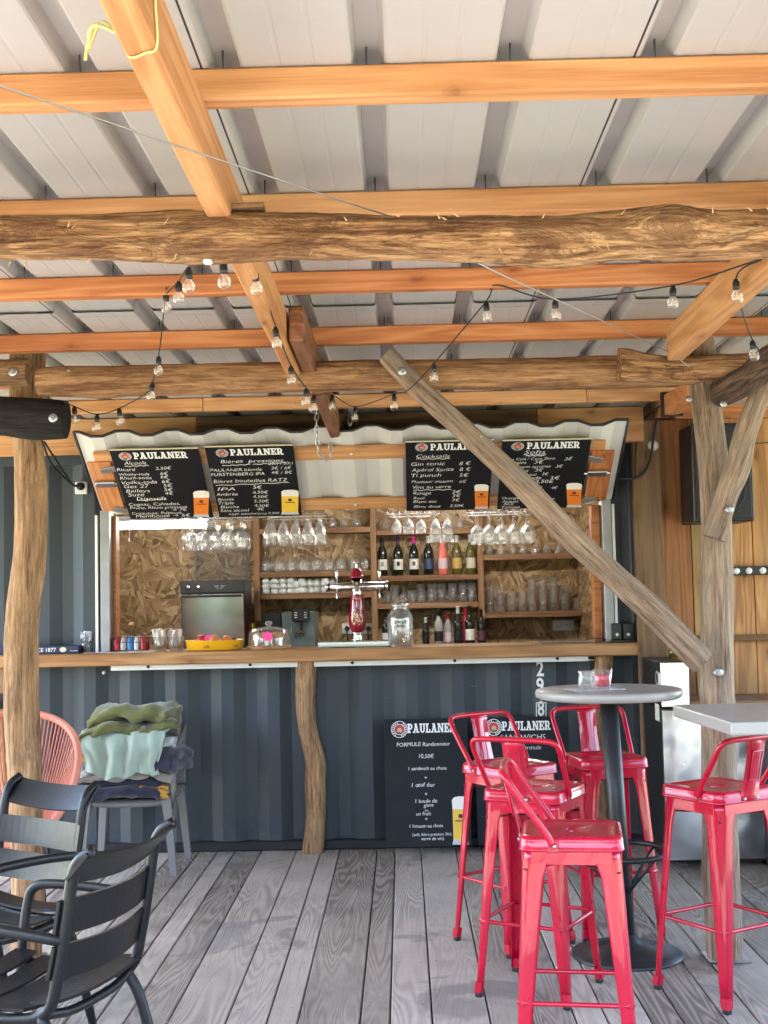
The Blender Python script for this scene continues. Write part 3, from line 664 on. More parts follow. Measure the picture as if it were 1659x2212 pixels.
def disc(m, c, u, v, r0_, r1_, n=24, k=1.0):
    vs = []; fs = []
    for i in range(n):
        q = 2*math.pi*i/n; d = u*math.cos(q)+v*math.sin(q)*k; vs += [c+d*r0_, c+d*r1_]
    for i in range(n): j = (i+1) % n; fs.append([2*i, 2*j, 2*j+1, 2*i+1])
    m.add(vs, fs)
def emblem(pl, c, rpx, parent, off=.0045):
    C = pl.hit(*c); r = (pl.hit(c[0]+rpx, c[1])-C).length; u, v, n = pl.u, pl.v, pl.n
    m = MB(); disc(m, C+n*off, u, v, r*.93, r); disc(m, C+n*off, u, v, r*.60, r*.66)
    for i in range(20):                        # the ring of small letters reads as ticks
        if i in (4, 5, 14, 15): continue
        q = 2*math.pi*i/20; d = u*math.cos(q)+v*math.sin(q); e = u*-math.sin(q)+v*math.cos(q)
        m.add([C+n*off+d*r*.71-e*r*.06, C+n*off+d*r*.71+e*r*.06, C+n*off+d*r*.88+e*r*.06, C+n*off+d*r*.88-e*r*.06], [[0, 1, 2, 3]])
    e = m.obj('emblem', PRINTW, parent)
    m = MB(); disc(m, C+n*(off+.0004), u, v, 0.0, r*.60); m.obj('emblem_field', EMB_R, parent)
    m = MB(); disc(m, C+n*(off+.0008)-v*r*.12+u*r*.03, u, v, 0, r*.30); m.obj('emblem_figure', EMB_T, parent)
    m = MB(); disc(m, C+n*(off+.0008)-v*r*.42, u, v, 0, r*.30, 16, .5); m.obj('emblem_band', EMB_G, parent)
BEER_A = plain('amber_beer_print', (.80, .22, .03), .5, .12, 9); BEER_Y = plain('golden_beer_print', (.85, .55, .06), .5, .1, 9); FOAM = plain('foam_print', (.86, .83, .76), .5, .06, 20)
BASEP = plain('glass_foot_print', (.55, .55, .60), .5, .1, 12); MARK = plain('dark_red_print', (.10, .02, .02), .5)
def poly(pl, pts, mat, name, parent, off):
    m = MB(); m.add([pl.hit(x, y)+pl.n*off for x, y in pts], [list(range(len(pts)))]); return m.obj(name, mat, parent)
def beer(pl, x0, x1, y0, y1, parent, mat=BEER_A, taper=.16, off=.0045):
    """printed glass of beer; foam on top, foot below"""
    w_ = x1-x0; h_ = y1-y0; c = (x0+x1)/2
    yf = y0+h_*.27; yb = y1-h_*.10
    L = lambda y: c-w_/2*(1-taper*max(0, (y-y0)/h_)**.7); Rr = lambda y: c+w_/2*(1-taper*max(0, (y-y0)/h_)**.7)
    f_ = [(L(yf), yf), (L(y0), y0+h_*.08), (c-w_*.38, y0+h_*.02), (c-w_*.1, y0), (c+w_*.2, y0), (c+w_*.42, y0+h_*.03), (Rr(y0), y0+h_*.09), (Rr(yf), yf)]
    poly(pl, f_, FOAM, 'foam_print', parent, off)
    ys = [yf+(yb-yf)*i/5 for i in range(6)]
    poly(pl, [(L(y), y) for y in ys] + [(Rr(y), y) for y in ys[::-1]], mat, 'beer_print', parent, off)
    poly(pl, [(L(yb), yb), (L(yb)-w_*.06, y1), (Rr(yb)+w_*.06, y1), (Rr(yb), yb)], BASEP, 'foot_print', parent, off)
    ym = yf+(yb-yf)*.22; m = MB(); C = pl.hit(c, ym); rr = (pl.hit(c+w_*.13, ym)-C).length; disc(m, C+pl.n*(off+.0006), pl.u, pl.v, 0, rr, 14); m.obj('glass_mark', MARK, parent)
    m = MB(); a0, a1 = pl.hit(c-w_*.30, ym+h_*.10), pl.hit(c+w_*.30, ym+h_*.10); vv = pl.v*rr*.28; m.add([a0-vv+pl.n*(off+.0006), a1-vv+pl.n*(off+.0006), a1+vv+pl.n*(off+.0006), a0+vv+pl.n*(off+.0006)], [[0, 1, 2, 3]]); m.obj('glass_mark', MARK, parent)
def board(name, pl, cor, label, group, th=.006, edge=True):
    """chalk board: corner order tl tr br bl in picture points"""
    P = [pl.hit(*c) for c in cor]; c = sum(P, V())/4
    t_ = thing(name, c, label, 'menu board', group); m = MB(); nn = pl.n
    # keep it a true rectangle: average width and height in its plane
    us = [(p-c).dot(pl.u) for p in P]; vv = [(p-c).dot(pl.v) for p in P]
    ul, ur = (us[0]+us[3])/2, (us[1]+us[2])/2; vt, vb = (vv[0]+vv[1])/2, (vv[2]+vv[3])/2
    mm = M4((( pl.u.x, -nn.x, pl.v.x, 0), (pl.u.y, -nn.y, pl.v.y, 0), (pl.u.z, -nn.z, pl.v.z, 0), (0, 0, 0, 1))); mm.translation = c + pl.u*(ul+ur)/2 + pl.v*(vt+vb)/2 - nn*0.0
    m.add(*cbox(ur-ul, th, vt-vb, .001)); m.obj('panel', BOARDK, t_, mm)
    if edge:
        m = MB(); m.add(*cbox(ur-ul, th, .008, .001), M=T(0, -.0005, (vt-vb)/2+.0035)); m.obj('top_edge', plain('raw_board_edge', (.62, .56, .38), .6), t_, mm)
    return t_
# ------------------------------------------------------------------ menu boards
BP = Plane(fpt(xm, 0, .050), (1, 0, 0), vdir)
zL = lambda x, y: ((150+x/2.07375)/1.3562, (1250+y/2.07375)/1.3562)
zR = lambda x, y: ((1100+x/2.07375)/1.3562, (1250+y/2.07375)/1.3562)
zF = lambda x, y: ((1100+x/2.37)/1.3562, (1850+y/2.37)/1.3562)
def lines(pl, cv, par, L, w=.012, h=None):
    for (s, x0, x1, y) in L: hand(pl, s, cv(x0, y), cv(x1, y), par, w=w)
g4 = 'menu boards under the raised flap'
b1 = board('menu_board', BP, [zL(343, 147), zL(888, 127), zL(993, 550), zL(492, 558)], 'leftmost black menu board under the flap listing spirits', g4)
brand(BP, zL(505, 193), zL(832, 181), 14, b1); emblem(BP, zL(450, 177), 13.5, b1)
lines(BP, zL, b1, [('Alcools', 445, 582, 228), ('Ricard', 402, 515, 268), ('2,50€', 636, 733, 258), ('Whisky-soda', 415, 598, 295), ('6€', 664, 714, 290), ('Rhum-soda', 420, 612, 318), ('6€', 667, 717, 312),
    ('Vodka-soda', 432, 645, 346), ('6€', 676, 728, 340), ('Get 27', 445, 598, 370), ('5€', 683, 740, 364), ('Baileys', 458, 602, 397), ('5€', 688, 742, 390), ('Suze', 470, 568, 420), ('4€', 695, 745, 411),
    ('Digestifs', 522, 704, 445), ('Cognac, Calvados,', 474, 785, 478), ('Prune, Rhum premium', 482, 830, 498), ('→ 7€', 735, 828, 509), ('Croqueuse, Pulpeuse,', 494, 800, 531), ('Menthouse → 6€', 517, 850, 549)])
wavy(BP, zL(447, 238), zL(592, 232), b1); wavy(BP, zL(525, 445), zL(700, 437), b1)
def beer_at(cv, pl, par, x0, x1, y0, y1, mat=BEER_A, taper=.16): a = cv(x0, y0); b = cv(x1, y1); beer(pl, a[0], b[0], a[1], b[1], par, mat, taper)
beer_at(zL, BP, b1, 862, 962, 385, 545)
b2 = board('menu_board', BP, [zL(930, 122), zL(1470, 114), zL(1524, 535), zL(1025, 550)], 'second black menu board from the left listing draught and bottled beers', g4)
brand(BP, zL(1090, 172), zL(1413, 165), 14, b2); emblem(BP, zL(1038, 157), 13.5, b2)
lines(BP, zL, b2, [('Bières  pressions', 1030, 1412, 218), ('25cl / 50cl', 1320, 1470, 228), ('PAULANER blonde', 968, 1282, 270), ('3€ / 6€', 1338, 1462, 256), ('FURSTENBERG IPA', 972, 1298, 297), ('4€ / 8€', 1340, 1466, 284),
    ('Bières bouteilles RATZ', 988, 1440, 338), ('IPA', 1012, 1122, 386), ('5€', 1228, 1282, 374), ('Ambrée', 1005, 1135, 416), ('4,50€', 1225, 1320, 404), ('Blonde', 1015, 1110, 446), ('4,50€', 1228, 1318, 430),
    ('Triple', 1018, 1112, 470), ('5,50€', 1234, 1325, 457), ('Blanche', 1032, 1142, 492), ('4,50€', 1238, 1326, 484), ('Sans alcool', 1030, 1205, 514), ('4€', 1252, 1296, 505), ('suppl. tranche/sirop 0,50€', 1078, 1392, 533)])
wavy(BP, zL(1040, 234), zL(1210, 225), b2); wavy(BP, zL(1225, 226), zL(1425, 214), b2); wavy(BP, zL(1000, 354), zL(1445, 335), b2)
beer_at(zL, BP, b2, 1398, 1504, 380, 530, BEER_Y, .08)
b3 = board('menu_board', BP, [zR(182, 88), zR(718, 88), zR(690, 500), zR(190, 510)], 'third black menu board from the left listing cocktails and wines', g4)
brand(BP, zR(332, 140), zR(655, 135), 14, b3); emblem(BP, zR(280, 122), 13.5, b3)
lines(BP, zR, b3, [('Cocktails', 248, 452, 188), ('Gin tonic', 218, 422, 234), ('8 €', 510, 577, 230), ('Apérol Spritz', 220, 476, 270), ('8 €', 510, 580, 265), ('Ti punch', 218, 398, 303), ('5€', 510, 565, 300),
    ('Planteur maison', 220, 468, 340), ('6€', 510, 552, 337), ('Vins au verre', 225, 458, 374), ('Rouge', 228, 338, 410), ('3€', 464, 520, 402), ('Rosé', 230, 298, 438), ('3€', 464, 518, 426), ('Blanc sec', 230, 372, 460), ('3€', 464, 512, 450),
    ('Blanc doux', 232, 396, 490), ('3,50€', 452, 538, 485)])
wavy(BP, zR(248, 193), zR(452, 191), b3); wavy(BP, zR(230, 383), zR(460, 378), b3)
beer_at(zR, BP, b3, 600, 688, 346, 497)
b4 = board('menu_board', BP, [zR(765, 82), zR(1308, 78), zR(1247, 488), zR(743, 500)], 'rightmost black menu board under the flap listing soft drinks', g4)
brand(BP, zR(917, 132), zR(1240, 128), 14, b4); emblem(BP, zR(864, 116), 13.5, b4)
lines(BP, zR, b4, [('Softs', 905, 1032, 163), ('Coca Cola / Coca Zero', 775, 1088, 202), ('3€', 1148, 1194, 200), ('Orangina', 780, 915, 224), ('3€', 962, 1020, 222), ('Schweppes agrumes', 790, 1062, 249), ('3€', 1094, 1137, 245), ('Thé glacé', 800, 928, 274), ('3€', 968, 1018, 270),
    ('tropical', 880, 976, 296), ('3€', 1010, 1050, 292), ('Limonade', 830, 1005, 320), ('3€', 1058, 1118, 317), ('3,50€', 968, 1082, 340), ('1L', 975, 1022, 378), ('4€', 1066, 1104, 374), ('Orange', 768, 870, 438), ('3,50€', 990, 1088, 450), ('Ananas', 768, 868, 458), ('ACE', 775, 840, 474), ('Tomate', 764, 875, 494)])
wavy(BP, zR(900, 168), zR(1036, 166), b4); wavy(BP, zR(912, 174), zR(1026, 172), b4)
beer_at(zR, BP, b4, 1158, 1255, 338, 487)
# standing boards
def stand_plane(x0, yb, yt, zt):
    return Plane((x0, yb, 0), (1, 0, 0), (0, yt-yb, zt))
gF = 'menu boards leaning on the container'
S1 = stand_plane(.2, 7.33, 7.50, .80)
f1 = board('standing_menu_board', S1, [zF(52, 615), zF(640, 597), zF(665, 1488), zF(85, 1503)], 'standing black menu board with the walker set menu, left of the red stools', gF, .012, False)
brand(S1, zF(222, 706), zF(556, 690), 20, f1, .0075); emblem(S1, zF(166, 681), 18, f1, .0075)
for s, x0, x1, y in (('FORMULE Randonneur', 148, 518, 800), ('10,50€', 302, 405, 880), ('1 sandwich au choix', 230, 495, 964), ('+', 340, 358, 1028), ('1 œuf dur', 253, 412, 1080), ('+', 341, 360, 1142), ('1 boule de', 278, 428, 1190), ('glace', 334, 402, 1218), ('ou', 342, 366, 1250), ('un fruit', 284, 385, 1278), ('+', 344, 362, 1316),
                     ('1 boisson au choix', 238, 470, 1363), ('(soft, bière pression 25cl,', 258, 530, 1420), ('verre de vin)', 318, 474, 1450)):
    vs_, fs_2 = text_mesh(s, .08, .0); lettering('handwriting', vs_, fs_2, S1.hit(*zF(x0, y)), S1.hit(*zF(x1, y)), S1.u, S1.v, S1.n, CHALK, f1, None, .0075, .07)
a = zF(530, 1145); b = zF(650, 1480); beer(S1, a[0], b[0], a[1], b[1], f1, BEER_Y, .2, .0075)
S2 = stand_plane(.9, 7.37, 7.505, .80)
f2 = board('standing_menu_board', S2, [zF(690, 600), zF(1296, 585), zF(1310, 1470), zF(705, 1485)], 'standing black sandwich menu board half hidden behind the red stools', gF, .012, False)
brand(S2, zF(878, 690), zF(1216, 680), 20, f2, .0075); emblem(S2, zF(820, 666), 18, f2, .0075)
for s, x0, x1, y in (('SANDWICHS', 866, 1180, 755), ('Voir formule', 930, 1150, 822)):
    vs_, fs_2 = text_mesh(s, .12, -.012); lettering('handwriting', vs_, fs_2, S2.hit(*zF(x0, y)), S2.hit(*zF(x1, y)), S2.u, S2.v, S2.n, CHALK, f2, None, .0075, .08)
# numbers painted on the container wall
NP = Plane((1, YC-.001, 1), (1, 0, 0), (0, 0, 1))
for s, a, b in (('2', zF(1118, 308), zF(1170, 308)), ('9', zF(1118, 425), zF(1170, 425)), ('8', zF(1127, 584), zF(1173, 584))):
    vs_, fs_2 = text_mesh(s, 0, .02); lettering('painted_number', vs_, fs_2, NP.hit(*a), NP.hit(*b), NP.u, NP.v, NP.n, PRINTW, cont, (NP.hit(a[0], a[1]-33)-NP.hit(*a)).length/.73, .002)
def outline(pl, x0, y0, x1, y1, th, par):
    for (a, b, c, d) in ((x0, y0, x1, y0+th), (x0, y1-th, x1, y1), (x0, y0+th, x0+th, y1-th), (x1-th, y0+th, x1, y1-th)): poly(pl, [(a, b), (c, b), (c, d), (a, d)], PRINTW, 'painted_frame', par, .002)
outline(NP, zF(1114, 0)[0], zF(0, 492)[1], zF(1186, 0)[0], zF(0, 600)[1], 1.8, cont)
outline(NP, zF(1398, 0)[0], zF(0, 150)[1], zF(1528, 0)[0], zF(0, 202)[1], 2.6, cont)
# ------------------------------------------------------------------ red metal bar stools
def rrect(a, r, n=6):
    """rounded square outline, half size a"""
    out = []
    for cx, cy, s in ((a-r, a-r, 0), (-a+r, a-r, 90), (-a+r, -a+r, 180), (a-r, -a+r, 270)):
        for i in range(n+1): q = R(s+90*i/n); out.append((cx+r*math.cos(q), cy+r*math.sin(q)))
    return out
def stool_proto():
    t = thing('bar_stool', (0, 0, 0), 'x', 'stool'); N = 28
    m = MB(); rings = []
    slot = [(q[0]*.031/.155, q[1]*.014/.155) for q in rrect(.155, .10)]
    for pts, z in ((slot, .738), (slot, .7545), ([(x*1.12, y*1.2) for x, y in slot], .756), (rrect(.105, .03), .7565), (rrect(.128, .032), .7585), (rrect(.134, .033), .762), (rrect(.146, .036), .7615), (rrect(.1525, .038), .757), (rrect(.155, .04), .748), (rrect(.1555, .04), .726), (rrect(.1575, .041), .724), (rrect(.1575, .041), .718), (rrect(.150, .037), .718), (rrect(.150, .037), .745)):
        rings.append([(x, y, z) for x, y in pts])
    n = len(rings[0]); m.add([p for r_ in rings for p in r_], [[i*n+k, i*n+(k+1) % n, (i+1)*n+(k+1) % n, (i+1)*n+k] for i in range(len(rings)-1) for k in range(n)], True)
    m.add([(x, y, .7195) for x, y in rrect(.149, .036)], [list(range(n))])
    m.obj('seat', RED, t)
    for sx in (1, -1):
        for sy in (1, -1):
            m = MB(); vs = []; steps = [0, .04, .12, .25, .4, .55, .7, .85, 1.0]; k = None
            for s in steps:
                z = .722 - s*.700; c = .1475 + (.184-.1475)*s; a = .070 - .040*s; rr = .034*(1-s)+.012; th = .004
                if s < .13: a += .026*(1-s/.13)**2
                def path(c, a, rr):
                    p = [(c-a, c), (c-a+.006, c), (c-(a+rr)/2, c)]
                    for i in range(7): q = R(90-90*i/6); p.append((c-rr+rr*math.cos(q), c-rr+rr*math.sin(q)))
                    return p + [(c, c-(a+rr)/2), (c, c-a+.006), (c, c-a)]
                def dent(j, L):                                # shallow pressed flutes along the leg
                    return -.0035*(1-s)*(1 if j in (2, L-3) else 0)
                po = path(c, a, rr); pi = path(c-th, a-th, max(.004, rr-th)); L = len(po)
                ring = [(x, y, z) for x, y in po] + [(x, y, z) for x, y in pi[::-1]]; k = len(ring); vs += ring
            fs = [[i*k+j, i*k+(j+1) % k, (i+1)*k+(j+1) % k, (i+1)*k+j] for i in range(len(steps)-1) for j in range(k)] + [list(range(k))[::-1], [(len(steps)-1)*k+j for j in range(k)]]
            vs = [(x*sx, y*sy, z) for x, y, z in vs]; m.add(vs, fs, True); lg = fix(m.obj('leg', RED, t))
            m = MB(); m.add(*cbox(.027, .027, .022, .006, 2), M=T(sx*.1725, sy*.1725, .011)); m.obj('foot_cap', RUBBER, lg)
            m = MB(); m.add([(x*sx, y*sy, z) for x, y, z in ((.183, .156, .055), (.183, .183, .055), (.156, .183, .055), (.156, .156, .055), (.187, .160, .018), (.187, .187, .018), (.160, .187, .018), (.160, .160, .018))], [[0, 1, 5, 4], [1, 2, 6, 5], [2, 3, 7, 6], [3, 0, 4, 7], [0, 3, 2, 1], [4, 5, 6, 7]]); fix(m.obj('ferrule', RED, lg))
    m = MB()
    for a in range(4):
        m.add(*cbox(.24, .004, .044, .0015), M=RZ(a*math.pi/2) @ T(0, .1475, .700))
    m.obj('apron', RED, t)
    for a in range(4):
        m = MB(); Mx = RZ(a*math.pi/2); tube(m, [Mx @ V((-.158, .163, .275)), Mx @ V((-.13, .163, .275)), Mx @ V((.13, .163, .275)), Mx @ V((.158, .163, .275))], [.011, .0075, .0075, .011], 8); m.obj('foot_rail', RED, t)
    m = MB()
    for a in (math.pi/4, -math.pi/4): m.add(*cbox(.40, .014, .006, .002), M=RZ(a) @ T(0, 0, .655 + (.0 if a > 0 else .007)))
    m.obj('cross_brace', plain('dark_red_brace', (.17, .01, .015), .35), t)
    # hoop back
    e = [V((.160, .055, .738)), V((.162, .075, .775)), V((.170, .150, .880)), V((.171, .180, .925)), V((.158, .196, .945)), V((.130, .202, .952)), V((.06, .207, .954)), V((0, .208, .954))]
    pts = smooth_path(e + [V((-p.x, p.y, p.z)) for p in e[-2::-1]], 4); m = MB(); tube(m, pts, .0105, 10)
    for s in (1, -1): m.add(*cbox(.006, .030, .040, .002), M=T(s*.1585, .052, .736))
    m.obj('hoop', RED, t)
    for s in (1, -1):
        m = MB(); lathe(m, [(.007, 0), (.007, .003), (.004, .005), (0, .005)], 10, T(s*.1615, .050, .735) @ RY(s*math.pi/2)); m.obj('bolt', ZINC, t)
    rows = [(.158, .722), (.1595, .742), (.166, .775), (.180, .83), (.193, .885), (.201, .93), (.2065, .953)]; m = MB(); vs = []
    wds = [.052, .047, .0425, .041, .042, .044, .047]
    for (y, z), w_ in zip(rows, wds):
        vs += [(-w_, y-.004, z), (0, y+.002, z), (w_, y-.004, z), (w_, y-.007, z), (0, y-.001, z), (-w_, y-.007, z)]
    m.add(vs, [[i*6+j, i*6+(j+1) % 6, (i+1)*6+(j+1) % 6, (i+1)*6+j] for i in range(len(rows)-1) for j in range(6)] + [[5, 4, 3, 2, 1, 0], [36+j for j in range(6)]], True)
    pn = fix(m.obj('back_panel', RED, t))
    m = MB(); fr = [(-.024, .172, .80), (.024, .172, .80), (.024, .1975, .905), (-.024, .1975, .905)]
    tube(m, [V(p)+V((0, .004, 0)) for p in fr], .0028, 6, closed=True); m.obj('pressed_frame', RED, pn)
    for s in (1, -1):
        m = MB(); lathe(m, [(.007, 0), (.007, .003), (.004, .005), (0, .005)], 10, T(s*.032, .1595, .731) @ RX(-math.pi/2)); m.obj('bolt', ZINC, pn)
    return t
st0 = stool_proto(); gs = 'red metal bar stools'
spots = [(.505, 3.985, 82, 'nearest red metal bar stool, seen in front of the others, hoop back to the left'), (.482, 4.862, 152, 'red bar stool in the middle of the left cluster, its back towards the viewer'),
         (.440, 5.515, 36, 'red bar stool farthest left, in front of the standing menu boards'), (.875, 5.70, 12.7, 'red bar stool behind the round table pole'),
         (1.158, 4.79, -148, 'red bar stool on the right, under the square table corner')]
for i, (x, y, a, lb) in enumerate(spots):
    M = T(x, y, 0) @ RZ(R(a))
    if i == 0:
        o = st0; old = W[o].copy(); ch = [q for q in list(W) if q is not o]
        o.matrix_basis = M
        def upd(p):
            for q in [q for q in list(W) if q.parent == p]: W[q] = W[p] @ q.matrix_basis; upd(q)
        W[o] = M; upd(o)
    else: o = copy_tree(st0, M)
    tag(o, lb, 'stool', gs)

# ------------------------------------------------------------------ tables
TOPG = plain('grey_table_top', (.34, .33, .32), .32, .08, 12); POLE = plain('black_powder_coat', (.016, .017, .019), .45, .2, 10)
rt = thing('round_bar_table', (.883, 5.29, 0), 'tall round grey bar table on a black pole behind the red stools', 'table')
TZ = 1.085; tx, ty = .842, 5.30
m = MB(); lathe(m, [(0, TZ), (.288, TZ), (.298, TZ-.003), (.302, TZ-.012), (.300, TZ-.030), (.286, TZ-.038), (0, TZ-.036)], 64, T(tx, ty, 0)); m.obj('table_top', TOPG, rt)
m = MB(); tube(m, [(tx, ty, TZ-.037), (.883, 5.29, .03)], .0375, 24); m.obj('pole', POLE, rt)
m = MB(); lathe(m, [(0, .09), (.04, .09), (.055, .06), (.10, .038), (.17, .026), (.222, .014), (.226, .004), (.226, 0), (0, 0)], 48, T(.883, 5.29, .001)); m.obj('base', POLE, rt)
m = MB(); zz = .42; tube(m, [V((.868+.20*math.cos(2*math.pi*k/40), 5.293+.20*math.sin(2*math.pi*k/40), zz)) for k in range(40)], .012, 8, closed=True)
for k in range(4):
    q = k*math.pi/2+.6; tube(m, [(.868+.20*math.cos(q), 5.293+.20*math.sin(q), zz), (.872+.035*math.cos(q), 5.293+.035*math.sin(q), zz-.16)], .008, 6)
m.obj('foot_ring', POLE, rt)
pos_tb = V((tx, ty, TZ))
sq = thing('square_bar_table', (1.30, 4.22, 0), 'tall square grey bar table cut off by the right edge', 'table')
A_ = fl(*((1300+1170/1.7463)/1.3562, (1950+200/1.7463)/1.3562), TZ); B_ = fl(*((1300+1468/1.7463)/1.3562, (1950+290/1.7463)/1.3562), TZ)
ev = (A_-B_); an = math.atan2(ev.y, ev.x)-math.pi/2; SL = ev.length; rv = V((ev.y, -ev.x, 0)).normalized(); Cq = (A_+B_)/2 + rv*SL/2
m = MB(); m.add(*cbox(SL, SL, .042, .008, 3), M=T(Cq.x, Cq.y, TZ-.021) @ RZ(an)); m.obj('table_top', TOPG, sq)
m = MB(); lathe(m, [(.0375, TZ-.043), (.0375, .05), (.06, .05), (.22, .012), (.22, 0)], 32, T(Cq.x+.1, Cq.y-.02, .001)); m.obj('pole', POLE, sq)

# things on the tables
PAPER = NT('printed_leaflet'); co = PAPER.coords((60, 60, 60)); ln = PAPER.ramp(PAPER.noise(co, 1.2, 3), [(.46, (.78, .78, .82)), (.56, (.50, .52, .62))]); PAPER = PAPER.bsdf(ln, .5)
def leaflet(c, w_, d_, rz, label, mat=None, cat='leaflet', nm='leaflet'): return box(nm, (c[0], c[1], c[2]+.0014), (w_, d_, .002), mat or PAPER, None, 0, rz, label=label, cat=cat)
leaflet((tx-.06, ty-.02, TZ), .21, .15, .25, 'printed leaflet lying on the round bar table')
leaflet((Cq.x+.16, Cq.y-.0, TZ), .30, .15, an-.05, 'white printed sheet lying on the square bar table')
gj = at(1265, 1480, ty); jz = TZ+.003
jar = thing('glass_jar', (at(1265, 1465, ty).x, ty-.02, jz), 'small empty glass jar beside the pink candle', 'jar')
m = MB(); lathe(m, [(.002, .004), (.030, .004), (.033, .012), (.034, .045), (.031, .058), (.029, .062), (.033, .067), (.033, .073), (.030, .073), (.026, .062), (.029, .05), (.029, .010), (0, .010)], 24, W[jar]); m.obj('jar_glass', GLASS, jar)
ca = thing('candle_glass', (at(1300, 1465, ty-.03).x, ty-.05, jz), 'pink candle in a tapered clear glass on the round table', 'candle')
PINK = plain('pink_wax', (.80, .05, .10), .35, .05, 5, Subsurface_Weight=.2)
m = MB(); lathe(m, [(0, .012), (.028, .012), (.0335, .055), (.032, .058), (0, .058)], 24, W[ca]); m.obj('wax', PINK, ca)
CLEAR = glassy('very_clear_glass', (1, 1, 1), .8, .04, .2); m = MB(); lathe(m, [(0, .002), (.030, .002), (.031, .006), (.0425, .079), (.0405, .080), (.0305, .012), (0, .010)], 28, W[ca]); m.obj('candle_cup', CLEAR, ca)
m = MB(); tube(m, [W[ca].translation+V((0, 0, .057)), W[ca].translation+V((.002, 0, .070))], .0012, 6); m.obj('wick', WHITE, ca)

# ------------------------------------------------------------------ slatted dark garden armchairs
ANTH = plain('anthracite_powder_coat', (.0085, .0092, .0105), .36, .15, 14, .06, 300, Specular_IOR_Level=.32)
def bow(m, hw, c, up, back, wd, th, depth, n=16, tilt=0.0):
    """a slat curved like a bow: spans +-hw in X at c; 'up' its width axis, 'back' the bow direction"""
    vs = []
    for i in range(n+1):
        t_ = -1+2*i/n; p = c + V((t_*hw, 0, 0)) + back*(depth*(1-t_*t_)); e = .9 if i in (0, n) else 1
        for s, h in ((-1, 1), (1, 1), (1, -1), (-1, -1)): vs.append(p + up*(s*wd/2*e) + back*(h*th/2))
    m.add(vs, [[i*4+j, i*4+(j+1) % 4, (i+1)*4+(j+1) % 4, (i+1)*4+j] for i in range(n) for j in range(4)] + [[3, 2, 1, 0], [n*4+j for j in range(4)]], False)
def garden_chair(x, y, rz, label):
    t = thing('garden_armchair', (x, y, 0), label, 'chair', 'slatted dark armchairs', rz); M = W[t]
    def ob(nm, m): fix(m.obj(nm, ANTH, t, M)); return m
    hw = .215
    for s in (1, -1):
        m = MB(); tube(m, smooth_path([(s*hw, .215, .405), (s*hw, .10, .385), (s*hw, -.08, .385), (s*hw, -.180, .415), (s*hw, -.214, .52), (s*hw, -.240, .66), (s*hw, -.258, .765), (s*hw, -.280, .812), (s*hw, -.325, .840)], 5), .0165, 10); ob('side_frame', m)
        m = MB(); tube(m, smooth_path([(s*hw, -.16, .40), (s*(hw+.008), -.21, .30), (s*(hw+.02), -.285, .0)], 5), [.0165]*10 + [.013], 10); ob('rear_leg', m)
        m = MB(); tube(m, smooth_path([(s*(hw+.003), -.230, .600), (s*(hw+.025), -.19, .612), (s*(hw+.035), -.05, .625), (s*(hw+.035), .12, .628), (s*(hw+.033), .185, .612), (s*(hw+.028), .205, .56), (s*(hw+.016), .215, .44), (s*(hw+.018), .235, .2), (s*(hw+.025), .27, .0)], 5), .0155, 10, flat=.8); ob('arm_and_front_leg', m)
    m = MB(); tube(m, smooth_path([(-hw, .215, .405), (-.1, .225, .398), (.1, .225, .398), (hw, .215, .405)], 4), .0155, 10); ob('front_rail', m)
    m = MB(); tube(m, smooth_path([(-hw, -.175, .405), (-.1, -.185, .385), (.1, -.185, .385), (hw, -.175, .405)], 4), .0135, 10); ob('rear_rail', m)
    for k in range(5):
        f = k/4; yy = .195 - f*.365; zz = .428 - .022*math.sin(f*math.pi) + (.012 if k == 4 else 0)
        m = MB(); bow(m, hw+.012, V((0, yy, zz)), V((0, 1, -.08 if k > 2 else .05)).normalized(), V((0, 0, -1)), .078, .009, .018); ob('seat_slat', m)
    for k, (yy, zz, a) in enumerate(((-.203, .545, 13), (-.222, .665, 10), (-.285, .800, 42))):
        up = V((0, -math.sin(R(a)), math.cos(R(a)))); bk = V((0, -math.cos(R(a)), -math.sin(R(a))))
        m = MB(); bow(m, hw+.022, V((0, yy, zz)), up, bk, .098 if k < 2 else .105, .009, .040 if k < 2 else .030); ob('back_slat', m)
    return t
garden_chair(-1.475, 4.42, R(145), 'dark slatted garden armchair beside the left post, facing the viewer')
garden_chair(-1.068, 3.665, R(71.5), 'nearest dark slatted garden armchair in the bottom left corner, turned left')

# ------------------------------------------------------------------ coral string chair
CORAL = plain('coral_cord', (.70, .25, .175), .5, .08, 10)
ac = thing('string_chair', (-1.955, 6.35, 0), 'coral round string chair half hidden behind the left log post', 'chair', None, R(16)); M = W[ac]
def rim(q):
    x = .33*math.sin(q); s = math.cos(q); yb_ = .28*s + .06*(s > 0)*s; zb = .655 + .285*s - .03*math.cos(2*q)
    return V((x*(1-.16*(1-s)/2), yb_, zb))
m = MB(); tube(m, [rim(2*math.pi*k/64) for k in range(64)], .019, 10, closed=True); m.obj('rim', CORAL, ac, M)
cring = V((0, -.02, .30)); m = MB()
for k in range(88):
    q = 2*math.pi*(k+.5)/88; a = rim(q); b = cring + V((.11*math.sin(q), .09*math.cos(q), .02*math.cos(q))); md = (a+b)/2 + V((0, .0, -.035)); tube(m, smooth_path([a, md, b], 3), .0042, 5, False)
m.obj('cord_weave', CORAL, ac, M, kind='stuff')
m = MB(); tube(m, [cring+V((.11*math.sin(2*math.pi*k/24), .09*math.cos(2*math.pi*k/24), .02*math.cos(2*math.pi*k/24))) for k in range(24)], .010, 8, closed=True); m.obj('seat_ring', CORAL, ac, M)
